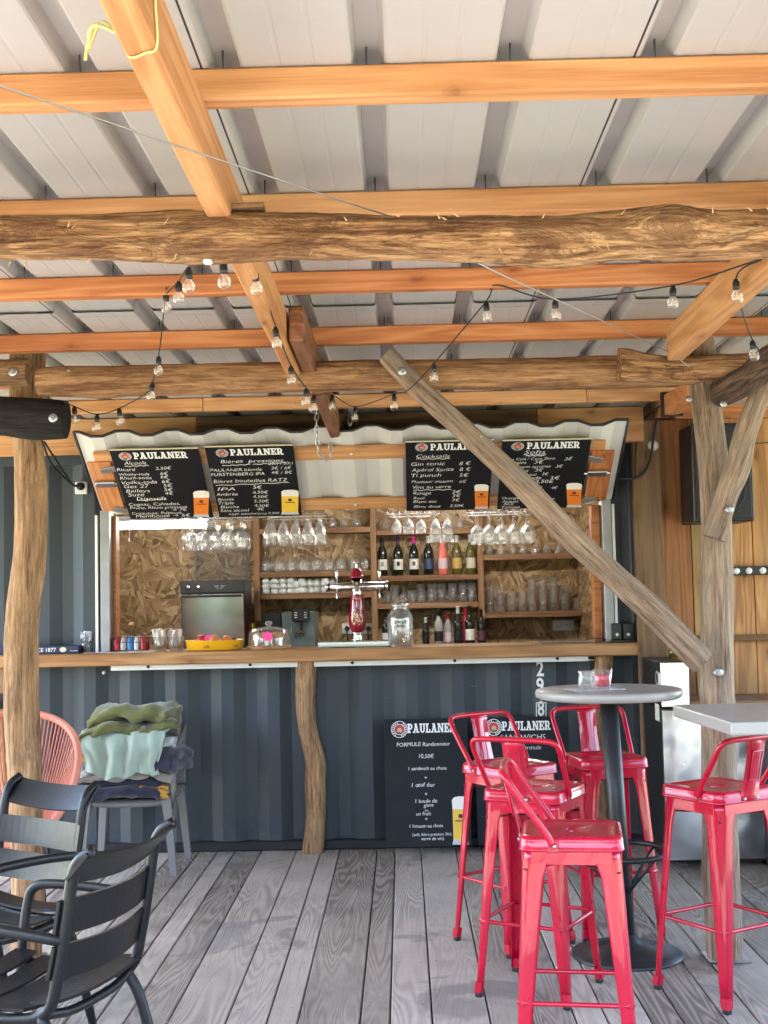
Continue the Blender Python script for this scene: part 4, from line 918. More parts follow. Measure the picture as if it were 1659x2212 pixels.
for q in (.6, 2.6, 3.9, 5.6):
    a = rim(q); m = MB(); tube(m, smooth_path([a, V((a.x*.8, a.y*.9, .35)), V((a.x*.95, a.y*1.05, .02))], 4), .010, 8); m.obj('leg', POLE, ac, M)

# ------------------------------------------------------------------ grey plastic chair with the pile of blankets
GREYP = plain('grey_moulded_plastic', (.20, .20, .195), .45, .10, 8)
pc = thing('plastic_chair', (-1.53, 7.16, 0), 'grey moulded plastic armchair carrying a pile of blankets', 'chair'); M = W[pc]; hw = .235
def ob(nm, m): return fix(m.obj(nm, GREYP, pc, M))
m = MB(); vs = []; n = 12
for i in range(n+1):
    f = i/n; y = -.235+f*.44; z = .425 - .02*math.sin(f*math.pi) - (.022*max(0, 1-f*9))
    for x in (-hw, -hw*.5, 0, hw*.5, hw): vs.append((x, y, z-.012*(1-(x/hw)**2)))
k = 5; fs = [[i*k+j, i*k+j+1, (i+1)*k+j+1, (i+1)*k+j] for i in range(n) for j in range(4)]; b = len(vs)
vs += [(x, y, z-.025) for x, y, z in vs]; fs += [[b+q for q in f[::-1]] for f in fs]
bd = [j for j in range(k)] + [i*k+k-1 for i in range(1, n+1)] + [n*k+j for j in range(k-2, -1, -1)] + [i*k for i in range(n-1, 0, -1)]
fs += [[bd[i], b+bd[i], b+bd[(i+1) % len(bd)], bd[(i+1) % len(bd)]] for i in range(len(bd))]
m.add(vs, fs, True); ob('seat', m)
for s in (1, -1):
    for y0_, y1_ in ((-.215, -.235), (.19, .235)):
        m = MB(); vs = []
        for z, w_, y in ((.42, .042, y0_), (.30, .032, y0_*.7+y1_*.3), (0, .022, y1_)):
            x = s*(hw-.005 + (.42-z)*.07); vs += [(x-s*w_, y-w_*.6, z), (x+s*.012, y-w_*.6, z), (x+s*.012, y+w_*.6, z), (x-s*w_, y+w_*.6, z)]
        m.add(vs, [[i*4+j, i*4+(j+1) % 4, (i+1)*4+(j+1) % 4, (i+1)*4+j] for i in range(2) for j in range(4)] + [[8, 9, 10, 11]]); ob('leg', m)
    m = MB(); vs = []
    for (y, z, w_) in ((-.23, .41, .05), (-.20, .50, .040), (-.14, .58, .034), (.0, .66, .034), (.14, .71, .036), (.21, .74, .04)):
        x = s*(hw+.012); vs += [(x-.012, y, z-w_), (x+.012, y, z-w_), (x+.012, y, z+w_), (x-.012, y, z+w_)]
    m.add(vs, [[i*4+j, i*4+(j+1) % 4, (i+1)*4+(j+1) % 4, (i+1)*4+j] for i in range(5) for j in range(4)] + [[0, 1, 2, 3], [20, 21, 22, 23]], True); ob('arm', m)
m = MB(); m.add(*cbox(2*hw+.03, .022, .34, .01, 2), M=T(0, .215, .60) @ RX(R(-8))); ob('backrest', m)
def cloth(name, c):
    t = NT(name); co = t.coords(); a = t.noise(co, 9, 4); b = t.noise(co, 420, 2)
    col = t.mix(a, tuple(x*.85 for x in c), tuple(min(1, x*1.12) for x in c)); return t.bsdf(col, .95, b, .35, .002, Sheen_Weight=.3)
def blanket(c, size, mat, label, seed, rz=0.0, folds=3, wav=.020, droop=0.0):
    """a blanket folded over itself: a long strip going back and forth in layers, with round folds at the front"""
    sx, sy, sz = size; n_ = folds; th = sz/n_*.80; st_ = sz/n_; path = []
    for k in range(n_):
        z = -sz/2+st_*(k+.5); ya, yb = (sy/2, -sy/2+st_*.5) if k % 2 == 0 else (-sy/2+st_*.5, sy/2)
        for i in range(8): path.append((ya+(yb-ya)*i/7, z))
        if k < n_-1:
            s_ = -1 if k % 2 == 0 else 1; yc_ = yb
            for i in range(1, 5): q = -math.pi/2+math.pi*i/5; path.append((yc_+s_*math.cos(q)*st_*.5, z+st_*.5+math.sin(q)*st_*.5))
    P2 = [V((p[0], p[1])) for p in path]; N = len(P2); o_ = []; i_ = []
    for i, p in enumerate(P2):
        t_ = (P2[min(N-1, i+1)]-P2[max(0, i-1)]).normalized(); nn = V((-t_.y, t_.x)); o_.append(p+nn*th/2); i_.append(p-nn*th/2)
    ring = o_+i_[::-1]; K = len(ring); nu = 40; vs = []
    for i in range(nu+1):
        u_ = -1+2*i/nu
        for j, p in enumerate(ring):
            lay = (p.y+sz/2)/sz; ex = 1+.07*mn.noise(V((seed*3+lay*5, 1, 2)))
            x = u_*sx/2*ex + .012*mn.noise(V((p.x*6, lay*6, seed)))*abs(u_); y = p.x; z = p.y
            y += wav*1.5*mn.noise(V((x*6+seed, lay*3, 4))) + wav*.8*mn.noise(V((x*17, lay*7, seed)))
            z += wav*(1.2*mn.noise(V((x*5+seed, y*5, 2)))+.6*mn.noise(V((x*15, y*14, seed)))) + wav*1.5*(.22-abs(mn.noise(V((x*8-y*5+seed*5, y*6+x*3, lay*2+seed))))) - .16*sz*abs(u_)**3 - droop*max(0, -u_-.35)**1.6 - (.10*sz if y < -sy*.42 else 0)*lay
            vs.append(V((x, y, z)))
    fs = [[i*K+j, (i+1)*K+j, (i+1)*K+(j+1) % K, i*K+(j+1) % K] for i in range(nu) for j in range(K)]
    for b_ in (0, nu*K): fs += [[b_+j, b_+j+1, b_+K-2-j, b_+K-1-j] for j in range(N-1)]
    m = MB(); m.add(vs, fs, True); return fix(m.obj('folded_blanket', mat, None, T(*c) @ RZ(rz), label=label, cat='blanket', group='blankets piled on the plastic chair'))
OLIVE = cloth('olive_fleece', (.13, .135, .04)); MINT = cloth('mint_fleece', (.36, .47, .40)); NAVY = cloth('navy_fleece', (.020, .022, .048)); BEIGE = cloth('beige_fleece', (.33, .30, .27)); MUST = cloth('mustard_fleece', (.60, .30, .05)); PALEG = cloth('pale_grey_fleece', (.45, .49, .48))
bx, by = -1.53, 7.10
blanket((bx-.03, by-.02, .478), (.44, .40, .115), NAVY, 'dark navy blanket at the bottom of the pile', 1.3, 0, 3, .016)
blanket((bx+.155, by-.085, .462), (.15, .26, .075), MUST, 'mustard yellow blanket corner sticking out at bottom right', 2.2)
blanket((bx-.01, by-.01, .552), (.49, .40, .07), BEIGE, 'beige grey blanket layer above the navy one', 3.1, .08, 3, .026)
blanket((bx+.075, by-.015, .625), (.43, .41, .12), NAVY, 'navy blanket bulging out on the right of the pile', 4.4, -.12, 2, .030)
blanket((bx-.165, by-.03, .652), (.15, .30, .06), MUST, 'small mustard yellow fold showing on the left of the pile', 5.2)
blanket((bx-.005, by, .712), (.49, .39, .07), PALEG, 'pale grey blanket layer under the mint one', 6.6, .09, 2, .026)
blanket((bx-.02, by+.0, .797), (.55, .40, .065), OLIVE, 'lower olive green blanket, drooping on the left', 8.1, .10, 2, .030, .16)
blanket((bx+.02, by+.01, .862), (.435, .36, .085), OLIVE, 'topmost olive green folded blanket', 9.7, -.07, 2, .026)
# a pale corner of cloth hanging out on the left
m = MB(); vs = []
for i in range(15):
    for j in range(9):
        f, g_ = i/14, j/8-.5; vs.append((bx-.20-.115*f, by-.13+.13*g_*(1-.4*f)-.03*f, .755-.02*f-.13*f*f*f-.03*f*abs(g_)+.012*mn.noise(V((f*4, g_*4, 2)))))
m.add(vs, [[i*9+j, (i+1)*9+j, (i+1)*9+j+1, i*9+j+1] for i in range(14) for j in range(8)], True)
o = m.obj('blanket_corner', PALEG, None, None, label='pale grey blanket corner hanging out on the left of the pile', cat='blanket', group='blankets piled on the plastic chair')
md = o.modifiers.new('thick', 'SOLIDIFY'); md.thickness = .007; md.offset = -1
# mint throw hanging over the front
m = MB(); nu, nv = 40, 34; vs = []
for i in range(nu+1):
    u_ = -1+2*i/nu
    for j in range(nv+1):
        f = j/nv; s = f*(.385 + .018*math.sin(u_*3.2+2.2) + .035*max(0, u_-.35) - .05*max(0, -u_-.5) + .008*math.sin(u_*11)); tz = .765
        w_ = .235 - .03*f + .012*math.sin(f*6); sh = -.012 + .01*f
        if s < .14: y = by+.02-s*1.35; z = tz + .012*math.sin(s*20)
        else:
            h = s-.14; y = by-.169-.050*math.sin(min(1, h/.10)*1.57)-.012*h; z = tz - .006 - h*.86
        fold = (.9-3.4*abs(mn.noise(V((u_*1.9+f*.7, f*.5, 3.3))))-1.6*abs(mn.noise(V((u_*4.2-f*1.1, f*1.4, 8.1))))+.25*math.sin(u_*13+f*2+.5)+.5*mn.noise(V((u_*3, f*2, 3))))*.020*min(1, f*2.2)
        vs.append((bx+sh+u_*w_ + mn.noise(V((u_*2, f*4, 7)))*.012, y+fold-.034, z + mn.noise(V((u_*5, f*1.5, 1)))*.016*f))
m.add(vs, [[i*(nv+1)+j, (i+1)*(nv+1)+j, (i+1)*(nv+1)+j+1, i*(nv+1)+j+1] for i in range(nu) for j in range(nv)], True)
o = m.obj('draped_blanket', MINT, None, None, label='mint green blanket draped over the front of the pile', cat='blanket', group='blankets piled on the plastic chair')
md = o.modifiers.new('thick', 'SOLIDIFY'); md.thickness = .007; md.offset = -1
# ------------------------------------------------------------------ shelves at the back of the bar
YS = 9.62; sh = thing('back_shelves', (-.3, 9.73, .1), 'brown timber shelving on the back wall of the bar', 'shelf')
def sz(px, py): return at(px, py, YS).z
def sx_(px, Y=YS): return at(px, 1250, Y).x
ups = [555, 808, 1039, 1289]
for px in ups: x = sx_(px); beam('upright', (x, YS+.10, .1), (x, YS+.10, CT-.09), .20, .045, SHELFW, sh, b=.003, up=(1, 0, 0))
SHZ = {}
for nm, a, b, ys in (('L', 0, 1, (1140, 1234, 1281)), ('M', 1, 2, (1142, 1242, 1302)), ('R', 2, 3, (1196, 1321))):
    xa, xb = sx_(ups[a])+.023, sx_(ups[b])-.023
    for i, y in enumerate(ys):
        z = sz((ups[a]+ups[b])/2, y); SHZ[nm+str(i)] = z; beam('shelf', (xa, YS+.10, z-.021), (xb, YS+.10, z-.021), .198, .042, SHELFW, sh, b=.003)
bcz = 1.10
bc = box('back_counter', (-.45, 9.48, bcz/2+.05), (3.6, .66, bcz-.1), plain('dark_worktop', (.06, .05, .045), .5), None, .004, label='dark worktop behind the bar under the shelves', cat='worktop')

# ------------------------------------------------------------------ glassware
def glass_mesh(nm, prof, n=16, mat=GLASS): m = MB(); lathe(m, prof, n); return m.mesh(nm, mat)
def flip(prof, H): return [(r, H-z) for r, z in prof]
WINE = [(0, .0), (.030, .0), (.031, .003), (.010, .008), (.0045, .02), (.0042, .075), (.008, .085), (.026, .10), (.036, .125), (.0385, .150), (.035, .182), (.031, .200), (.0298, .200), (.034, .18), (.037, .15), (.034, .126), (.02, .10), (0, .090)]
TULIP = [(0, 0), (.032, 0), (.033, .003), (.012, .010), (.007, .02), (.008, .035), (.018, .055), (.030, .085), (.036, .12), (.0375, .155), (.0355, .185), (.0342, .185), (.036, .155), (.034, .12), (.028, .087), (.014, .055), (0, .045)]
SMALL = [(0, 0), (.026, 0), (.027, .003), (.009, .008), (.005, .02), (.006, .04), (.02, .055), (.030, .075), (.0325, .10), (.030, .125), (.0285, .125), (.031, .10), (.028, .076), (.015, .055), (0, .048)]
TUMB = [(0, .004), (.026, .004), (.029, .0), (.030, .004), (.035, .095), (.0335, .095), (.0285, .012), (0, .010)]
TALLG = [(0, .004), (.024, .004), (.027, 0), (.028, .004), (.0335, .135), (.032, .135), (.0265, .014), (0, .012)]
ME = {'wine_glass': glass_mesh('wine_glass', flip(WINE, .2)), 'tulip_glass': glass_mesh('tulip_glass', flip(TULIP, .185)), 'small_stem_glass': glass_mesh('small_stem_glass', flip(SMALL, .125)),
      'tumbler': glass_mesh('tumbler', TUMB), 'tall_tumbler': glass_mesh('tall_tumbler', TALLG)}
ORD = ['leftmost', 'second from left', 'third from left', 'fourth from left', 'fifth from left', 'sixth from left', 'seventh from left', 'eighth from left', 'ninth from left', 'tenth from left', 'eleventh from left']
LEV = ['bottom', 'second up', 'third up', 'top']
def put(nm, x, y, z, label, cat, group, s=1.0, up=False, me=None):
    o = bpy.data.objects.new(nm, me or ME[nm]); Mx = T(x, y, z) @ M4.Scale(s, 4)
    if up: Mx = T(x, y, z+s*up) @ RX(math.pi) @ M4.Scale(s, 4)
    link(o, None, Mx); return tag(o, label, cat, group)
# hanging racks just inside the opening: rods plus glasses hung by the foot
rack_z = at(700, 1114, 7.95).z
def rack(pxs, yb, nm, H, label, glab, rows=(7.95, 8.05, 8.15)):
    xs_ = [at(p, 1150, 7.95).x for p in pxs]; t = thing('glass_rack', ((xs_[0]+xs_[-1])/2, 8.05, rack_z), label, 'rack')
    for k, x in enumerate(xs_ + [xs_[-1]+.075]):
        m = MB()
        for d in (-.055, -.020): tube(m, [(x+d, 7.90, rack_z+.012), (x+d, 7.88, rack_z), (x+d, 8.22, rack_z)], .0028, 6)
        m.obj('rail', CHROME, t)
    m = MB(); tube(m, [(xs_[0]-.07, 7.915, rack_z-.004), (xs_[-1]+.07, 7.915, rack_z-.004)], .003, 6); tube(m, [(xs_[0]-.07, 8.2, rack_z-.004), (xs_[-1]+.07, 8.2, rack_z-.004)], .003, 6); m.obj('cross_rod', CHROME, t)
    for i, (p, x) in enumerate(zip(pxs, xs_)):
        for j, r_ in enumerate(rows): put(nm, x+rng.uniform(-.004, .004), r_+rng.uniform(-.008, .008), rack_z-H+.004, '%s, %s row, %s' % (glab, ('front', 'second', 'third')[j], ORD[i]), 'glass', glab)
rack([407, 436, 466, 493, 521], 1192, 'wine_glass', .2, 'wire glass rack at the left beside the lit tube', 'round wine glass hanging upside down in the leftmost rack')
rack([582, 611, 637, 664, 691], 1178, 'tulip_glass', .185, 'wire glass rack left of the beer tap', 'tall tulip glass hanging upside down left of the beer tap', (7.95, 8.06))
rack([857, 883, 910], 1146, 'small_stem_glass', .125, 'wire glass rack above the wine bottles', 'small stem glass hanging upside down above the wine bottles', (7.95, 8.04))
for p in (941, 967):
    for r_ in (7.95, 8.06): put('tulip_glass', at(p, 1150, 7.95).x, r_, rack_z-.181, '%s tulip glass hanging right of the small stem glasses, %s row' % ('left' if p < 950 else 'right', 'front' if r_ < 8 else 'rear'), 'glass', 'tulip glasses over the wine bottles')
rack([1032, 1059, 1086, 1113, 1143], 1178, 'wine_glass', .2, 'wire glass rack on the right, behind the diagonal brace', 'round wine glass hanging upside down in the rightmost rack')
YEL = plain('yellow_dot_print', (.75, .60, .05), .5)
# glasses and cups on the shelves
for k in range(9): put('wine_glass', sx_(574+k*27, 9.7), 9.70, SHZ['L1']+.001, 'wine glass upside down on the middle left shelf, front row, '+ORD[k], 'glass', 'wine glasses on the left shelf', .95)
for k in range(8): put('wine_glass', sx_(583+k*27, 9.78), 9.775, SHZ['L1']+.001, 'wine glass upside down on the middle left shelf, rear row, '+ORD[k], 'glass', 'wine glasses on the left shelf', .95)
for k in range(8): put('small_stem_glass', sx_(590+k*26, 9.72), 9.72, SHZ['L0']+.001, 'stem glass on the top left shelf, '+ORD[k], 'glass', 'glasses on the top left shelf')
for k in range(7): put('small_stem_glass', sx_(835+k*27, 9.72), 9.72, SHZ['M0']+.001, 'stem glass on the top shelf above the wine bottles, '+ORD[k], 'glass', 'glasses on the top middle shelf')
gm = 'tumblers on the shelf under the wine bottles'
for i, (px, nm, st) in enumerate(((836, 'tumbler', 1), (852, 'tall_tumbler', 1), (870, 'small_stem_glass', 1), (889, 'tumbler', 1), (908, 'tumbler', 2), (932, 'tumbler', 2), (953, 'tumbler', 2), (977, 'tumbler', 2), (999, 'tall_tumbler', 2), (1018, 'tumbler', 2))):
    for q in range(st): put(nm, sx_(px, 9.70), 9.70+rng.uniform(-.01, .01), SHZ['M2']+.001+q*.048, 'drinking glass under the wine bottles, %s place, %s of its stack' % (ORD[i], 'bottom' if q == 0 else 'top'), 'glass', gm)
for k, px in enumerate((845, 880, 915, 945, 965, 990, 1010)): put('tumbler', sx_(px, 9.79), 9.79, SHZ['M2']+.001, 'drinking glass in the rear row under the wine bottles, '+ORD[k], 'glass', gm)
gr = 'stacked tumblers on the right shelf'
for i, (px, nm, st) in enumerate(((1058, 'tall_tumbler', 2), (1080, 'tall_tumbler', 2), (1104, 'tumbler', 2), (1127, 'tumbler', 2), (1149, 'tall_tumbler', 3), (1172, 'tall_tumbler', 3), (1195, 'tall_tumbler', 3), (1219, 'tall_tumbler', 2), (1247, 'tumbler', 1), (1270, 'tumbler', 4))):
    for q in range(st): put(nm, sx_(px, 9.70), 9.70+rng.uniform(-.008, .008), SHZ['R1']+.001+q*(.062 if nm == 'tall_tumbler' else .056), 'clear tumbler on the lower right shelf, %s stack, %s' % (ORD[i], LEV[q]), 'glass', gr)
for k in range(9): put('small_stem_glass', sx_(1058+k*25, 9.72), 9.72, SHZ['R0']+.001, 'stem glass on the upper right shelf, '+ORD[k], 'glass', 'glasses on the upper right shelf')
CUPW = plain('white_porcelain', (.66, .70, .68), .25, .03, 6)
m = MB(); lathe(m, [(0, .0), (.017, .0), (.021, .004), (.031, .03), (.0335, .052), (.0315, .052), (.028, .03), (.018, .006), (0, .005)], 20)
tube(m, [V((.030+.014*math.sin(q), 0, .030+.013*math.cos(q))) for q in [math.pi*k/8 for k in range(9)]], .0035, 6); cup_me = m.mesh('coffee_cup', CUPW)
m = MB(); lathe(m, [(0, .0), (.024, .0), (.028, .004), (.040, .038), (.042, .066), (.040, .066), (.037, .038), (.024, .007), (0, .006)], 20)
tube(m, [V((.038+.018*math.sin(q), 0, .036+.017*math.cos(q))) for q in [math.pi*k/8 for k in range(9)]], .004, 6); mug_me = m.mesh('large_cup', CUPW)
for i, (px, st) in enumerate(((574, 3), (593, 3), (611, 3), (628, 3), (641, 2))):
    for q in range(st):
        o = put('coffee_cup', sx_(px, 9.68), 9.68, SHZ['L2']+.001+q*.040, 'small white coffee cup upside down, %s stack, %s' % (ORD[i], LEV[q]), 'cup', 'small cups left of the beer tap', 1.0, .052, cup_me); o.matrix_basis = o.matrix_basis @ RZ(rng.uniform(-.6, 1.0))
for i, (px, st) in enumerate(((652, 2), (667, 2), (685, 2), (702, 2), (715, 2))):
    for q in range(st):
        o = put('large_cup', sx_(px, 9.68), 9.68+(px % 2)*.05, SHZ['L2']+.001+q*.048, 'large white cup beside the small cups, %s stack, %s' % (ORD[i], LEV[q]), 'cup', 'large cups left of the beer tap', .95, .066, mug_me); o.matrix_basis = o.matrix_basis @ RZ(rng.uniform(-.6, .6))
# ------------------------------------------------------------------ bottles
def bottle_glass(nm, c, rough=.08): return plain(nm, c, rough+.06, .1, 5, Coat_Weight=.5)
BT = [(0, .002), (.034, .0), (.0375, .006), (.0375, .17), (.034, .192), (.020, .222), (.0145, .238), (.0140, .285), (.0155, .287), (.0155, .297), (0, .297)]
FO = [(.0152, .245), (.0152, .287), (.0166, .288), (.0166, .2985), (0, .2988)]
def bottle(px, Y, z, glass, foil, lab, label, group, s=1.0, sh_=1.0, labz=(.045, .125), mark=None, nm='wine_bottle'):
    x = at(px, 1250, Y).x; t = thing(nm, (x, Y, z), label, 'bottle', group); Mx = W[t] @ M4.Diagonal((s*sh_, s*sh_, s, 1))
    m = MB(); lathe(m, BT, 20, Mx); m.obj('glass_body', glass, t)
    m = MB(); lathe(m, FO, 16, Mx); m.obj('capsule', foil, t)
    m = MB(); vs = []; n = 12
    for i in range(n+1):
        q = R(-90-72+144*i/n); vs += [(.0379*math.cos(q), .0379*math.sin(q), labz[0]), (.0379*math.cos(q), .0379*math.sin(q), labz[1])]
    m.add(vs, [[2*i, 2*i+2, 2*i+3, 2*i+1] for i in range(n)], True, Mx); l_ = m.obj('label_band', lab, t)
    if mark:
        m = MB(); vs = []
        for i in range(5):
            q = R(-90-18+36*i/4); vs += [(.0383*math.cos(q), .0383*math.sin(q), labz[0]+(labz[1]-labz[0])*.35), (.0383*math.cos(q), .0383*math.sin(q), labz[0]+(labz[1]-labz[0])*.75)]
        m.add(vs, [[2*i, 2*i+2, 2*i+3, 2*i+1] for i in range(4)], True, Mx); m.obj('label_mark', mark, l_)
DK = bottle_glass('dark_bottle_glass', (.010, .012, .008)); OLV = bottle_glass('olive_bottle_glass', (.10, .085, .015)); ROS = bottle_glass('rose_wine', (.75, .17, .13)); CLB = bottle_glass('clear_spirit_bottle', (.30, .30, .29))
LW = plain('white_label', (.66, .65, .60), .6, .05, 20); LBL = plain('navy_label', (.02, .04, .11), .5); LPK = plain('pale_pink_label', (.62, .45, .48), .5); LGD = plain('gold_label', (.50, .33, .09), .5); LCR = plain('cream_label', (.55, .50, .38), .5)
LDP = plain('dark_plum_label', (.10, .035, .06), .5); FBK = plain('black_capsule', (.012, .012, .014), .35); FPU = plain('purple_capsule', (.06, .012, .07), .35); FPK = plain('pink_capsule', (.60, .03, .22), .35); FWH = plain('silver_capsule', (.60, .60, .58), .35); FRD = plain('red_capsule', (.35, .01, .02), .35)
gw = 'wine bottles on the middle shelf'; zb = SHZ['M1']+.001
bottle(827, 9.69, zb, DK, FBK, LW, 'dark wine bottle with white label and black neck, leftmost', gw, mark=plain('grey_mark', (.3, .3, .28), .5))
bottle(861, 9.69, zb, DK, FPU, LW, 'dark wine bottle with white label and purple neck, second from left', gw, mark=DK)
bottle(895, 9.69, zb, DK, FPK, LW, 'dark wine bottle with bright pink neck, third from left', gw, mark=LDP)
bottle(927, 9.69, zb, DK, FWH, LBL, 'dark wine bottle with navy blue label', gw)
bottle(957, 9.69, zb, ROS, FPK, LPK, 'pink rose wine bottle with pale label', gw)
bottle(988, 9.69, zb, OLV, FWH, LGD, 'olive wine bottle with gold label, second from right', gw)
bottle(1018, 9.69, zb, OLV, FWH, LCR, 'olive wine bottle with cream label, rightmost', gw)
gb = 'spirit bottles on the back worktop'
for i, (px, h, g_, f_, l_, lb) in enumerate(((832, .88, DK, FBK, LW, 'dark bottle with black cap between the tap and the big glass jar'), (917, .72, DK, FWH, FBK, 'short dark spirit bottle just right of the big glass jar'), (945, .92, CLB, FBK, FBK, 'clear spirit bottle with black label, second right of the jar'), (965, .82, CLB, FRD, LPK, 'clear spirit bottle with red cap'),
        (969+18, .98, DK, FWH, FBK, 'tall black spirit bottle with silver cap'), (1003, .92, FRD, FRD, FRD, 'red spirit bottle behind the black one'), (1012, 1.0, DK, FBK, LW, 'dark spirit bottle with tall pourer, second from right'), (1037, .9, DK, FBK, LDP, 'slim dark spirit bottle, rightmost'))):
    bottle(px, 9.28+.03*(i % 2), bcz+.001, g_, f_, l_, lb, gb, h, .95, nm='spirit_bottle')

# ------------------------------------------------------------------ machines behind the bar
ov = thing('oven', (-1.33, 9.2, bcz), 'stainless fronted countertop oven with black control panel', 'oven'); YO = 9.0
x0, x1 = at(391, 1330, YO).x, at(528, 1330, YO).x; zt, zm = at(460, 1254, YO).z, at(460, 1281, YO).z
box('body', ((x0+x1)/2, YO+.23, (bcz+zt)/2), (x1-x0, .42, zt-bcz-.004), BLACK, ov, .006)
pn = box('control_panel', ((x0+x1)/2, YO+.01, (zt+zm)/2), (x1-x0+.006, .03, zt-zm), BLACK, ov, .004)
box('door', ((x0+x1)/2, YO+.0, (bcz+.02+zm-.008)/2), (x1-x0-.004, .03, zm-.008-bcz-.02), plain('polished_oven_door', (.55, .56, .54), .16, .05, 2, metal=1.0), ov, .004)
box('door_lip', ((x0+x1)/2, YO-.022, zm-.022), (x1-x0-.03, .018, .016), BLACK, ov, .003)
for k, f in ((0, .12), (1, .28)):
    m = MB(); lathe(m, [(.014, 0), (.013, .014), (0, .015)], 14, T(x0+(x1-x0)*f, YO-.006, (zt+zm)/2) @ RX(math.pi/2)); m.obj('knob', CHROME, pn)
LOGO = plain('grey_print', (.25, .25, .26), .4)
for sx2 in (-1, 1):
    for (a, b, c, d) in ((0, .0, .012, .004), (.0, .011, .026, .015), (.0, .020, .034, .024)):
        xa = x0+(x1-x0)*.615; box('logo_bar', (xa+sx2*(.006+(a+c)/2), YO-.0062, (zt+zm)/2-.016+(b+d)/2), (c-a, .001, d-b), LOGO, pn, 0)
# plastic lattice basket hung on the wall above the oven
bk = thing('lattice_basket', (at(478, 1200, 9.78).x, 9.78, at(478, 1200, 9.78).z), 'grey lattice basket hanging on the wall above the oven', 'basket'); GRY = plain('grey_basket_plastic', (.16, .18, .18), .5)
c = W[bk].translation; wb, hb = .20, .20; m = MB(); tube(m, [c+V((x*1.0, 0, y)) for x, y in rrect(.20, .03, 4)], .007, 6, closed=True); m.obj('frame', GRY, bk)
m = MB()
for k in range(-14, 15):
    for s in (1, -1):
        pts = []
        for f in (-1.0, 1.0): pts.append((k*.028+s*f*.2, f*.2))
        (xa, za), (xb_, zb2) = pts
        if xa > xb_: xa, za, xb_, zb2 = xb_, zb2, xa, za
        def clipx(xq, za=za, zb2=zb2, xa=xa, xb_=xb_): return za+(zb2-za)*(xq-xa)/(xb_-xa)
        a_, b_ = max(xa, -.195), min(xb_, .195)
        if b_-a_ > .01: tube(m, [c+V((a_, .004*s, clipx(a_))), c+V((b_, .004*s, clipx(b_)))], .0022, 4, False)
m.obj('lattice', GRY, bk)
cm = thing('coffee_machine', (at(622, 1350, 9.25).x, 9.35, bcz), 'grey and black coffee machine on the worktop behind the cake dome', 'coffee machine'); YM = 9.2
def cmx(p): return at(p, 1350, YM).x
def cmz(p): return at(622, p, YM).z
GRN = plain('grey_green_plastic', (.13, .17, .16), .35, .05)
box('body', ((cmx(608)+cmx(681))/2, YM+.18, (bcz+cmz(1322))/2), (cmx(681)-cmx(608), .34, cmz(1322)-bcz-.003), GRN, cm, .008)
box('side_tank', ((cmx(563)+cmx(608))/2, YM+.19, (bcz+cmz(1324))/2), (cmx(608)-cmx(563)-.004, .32, cmz(1324)-bcz-.003), BLACK, cm, .008)
scn = box('control_head', ((cmx(632)+cmx(669))/2, YM-.01, (cmz(1314)+cmz(1343))/2), (cmx(669)-cmx(632), .05, cmz(1314)-cmz(1343)), BLACK, cm, .006)
for r_ in range(3):
    for sd2 in (640, 661): box('key', (cmx(sd2), YM-.037, cmz(1324+r_*5)), (.020, .004, .006), WHITE, scn, .001)
box('spout_column', (cmx(651), YM-.008, cmz(1357)), (.018, .03, cmz(1343)-cmz(1372)), BLACK, cm, .003)
m = MB(); lathe(m, [(0, .012), (.018, .012), (.024, 0)], 20, T(cmx(650), YM-.02, cmz(1368)) @ RX(math.pi/2)); m.obj('knob', BLACK, cm)
m = MB(); lathe(m, [(.013, .013), (.017, .013)], 20, T(cmx(650), YM-.02, cmz(1368)) @ RX(math.pi/2)); m.obj('knob_ring', CHROME, cm)
box('milk_spout', (cmx(630), YM-.02, cmz(1362)), (.010, .03, .06), CHROME, cm, .003)
# coloured boards leaning between oven and shelf
for k, (px, mt, lb) in enumerate(((541, FRD, 'red cutting board standing beside the oven'), (546, plain('lime_plastic', (.55, .60, .05), .4), 'lime cutting board standing beside the oven'))):
    p = at(px, 1360, 9.25); box('cutting_board', (p.x, 9.3, bcz+.10), (.009, .22, .20), mt, None, .004, label=lb, cat='cutting board')
# sockets on the back wall
def socket(px, py, n, lb):
    p = at(px, py, YB-.002); t = thing('wall_socket', (p.x, YB, p.z), lb, 'socket'); pl_ = box('plate', (p.x, YB+.002, p.z), (.083*n, .012, .083), WHITE, t, .003)
    for k in range(n):
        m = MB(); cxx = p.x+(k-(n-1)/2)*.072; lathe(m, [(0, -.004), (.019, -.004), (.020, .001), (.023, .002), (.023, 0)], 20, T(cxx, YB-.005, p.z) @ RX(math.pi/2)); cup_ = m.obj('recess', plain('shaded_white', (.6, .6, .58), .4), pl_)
        m = MB()
        for dx in (-.009, .009): lathe(m, [(0, .0015), (.0028, .0015)], 8, T(cxx+dx, YB-.0052, p.z) @ RX(math.pi/2))
        m.obj('pin_hole', BLACK, pl_)
    return t
socket(1217, 1351, 2, 'white double wall socket on the strand board wall at right')
s1 = socket(750, 1358, 1, 'white wall socket left behind the beer tap'); s2 = socket(795, 1358, 1, 'white wall socket right behind the beer tap')
for px in (750, 795):
    p = at(px, 1358, YB); m = MB(); lathe(m, [(.019, 0), (.018, .02), (.008, .03), (0, .03)], 14, T(p.x, YB-.006, p.z) @ RX(math.pi/2)); tube(m, smooth_path([(p.x, YB-.035, p.z), (p.x, YB-.04, p.z-.04), (p.x+.01, YB-.03, p.z-.16)], 4), .005, 6)
    m.obj('power_plug', BLACK, None, None, label='black plug in the socket %s behind the beer tap' % ('left' if px == 750 else 'right'), cat='plug')
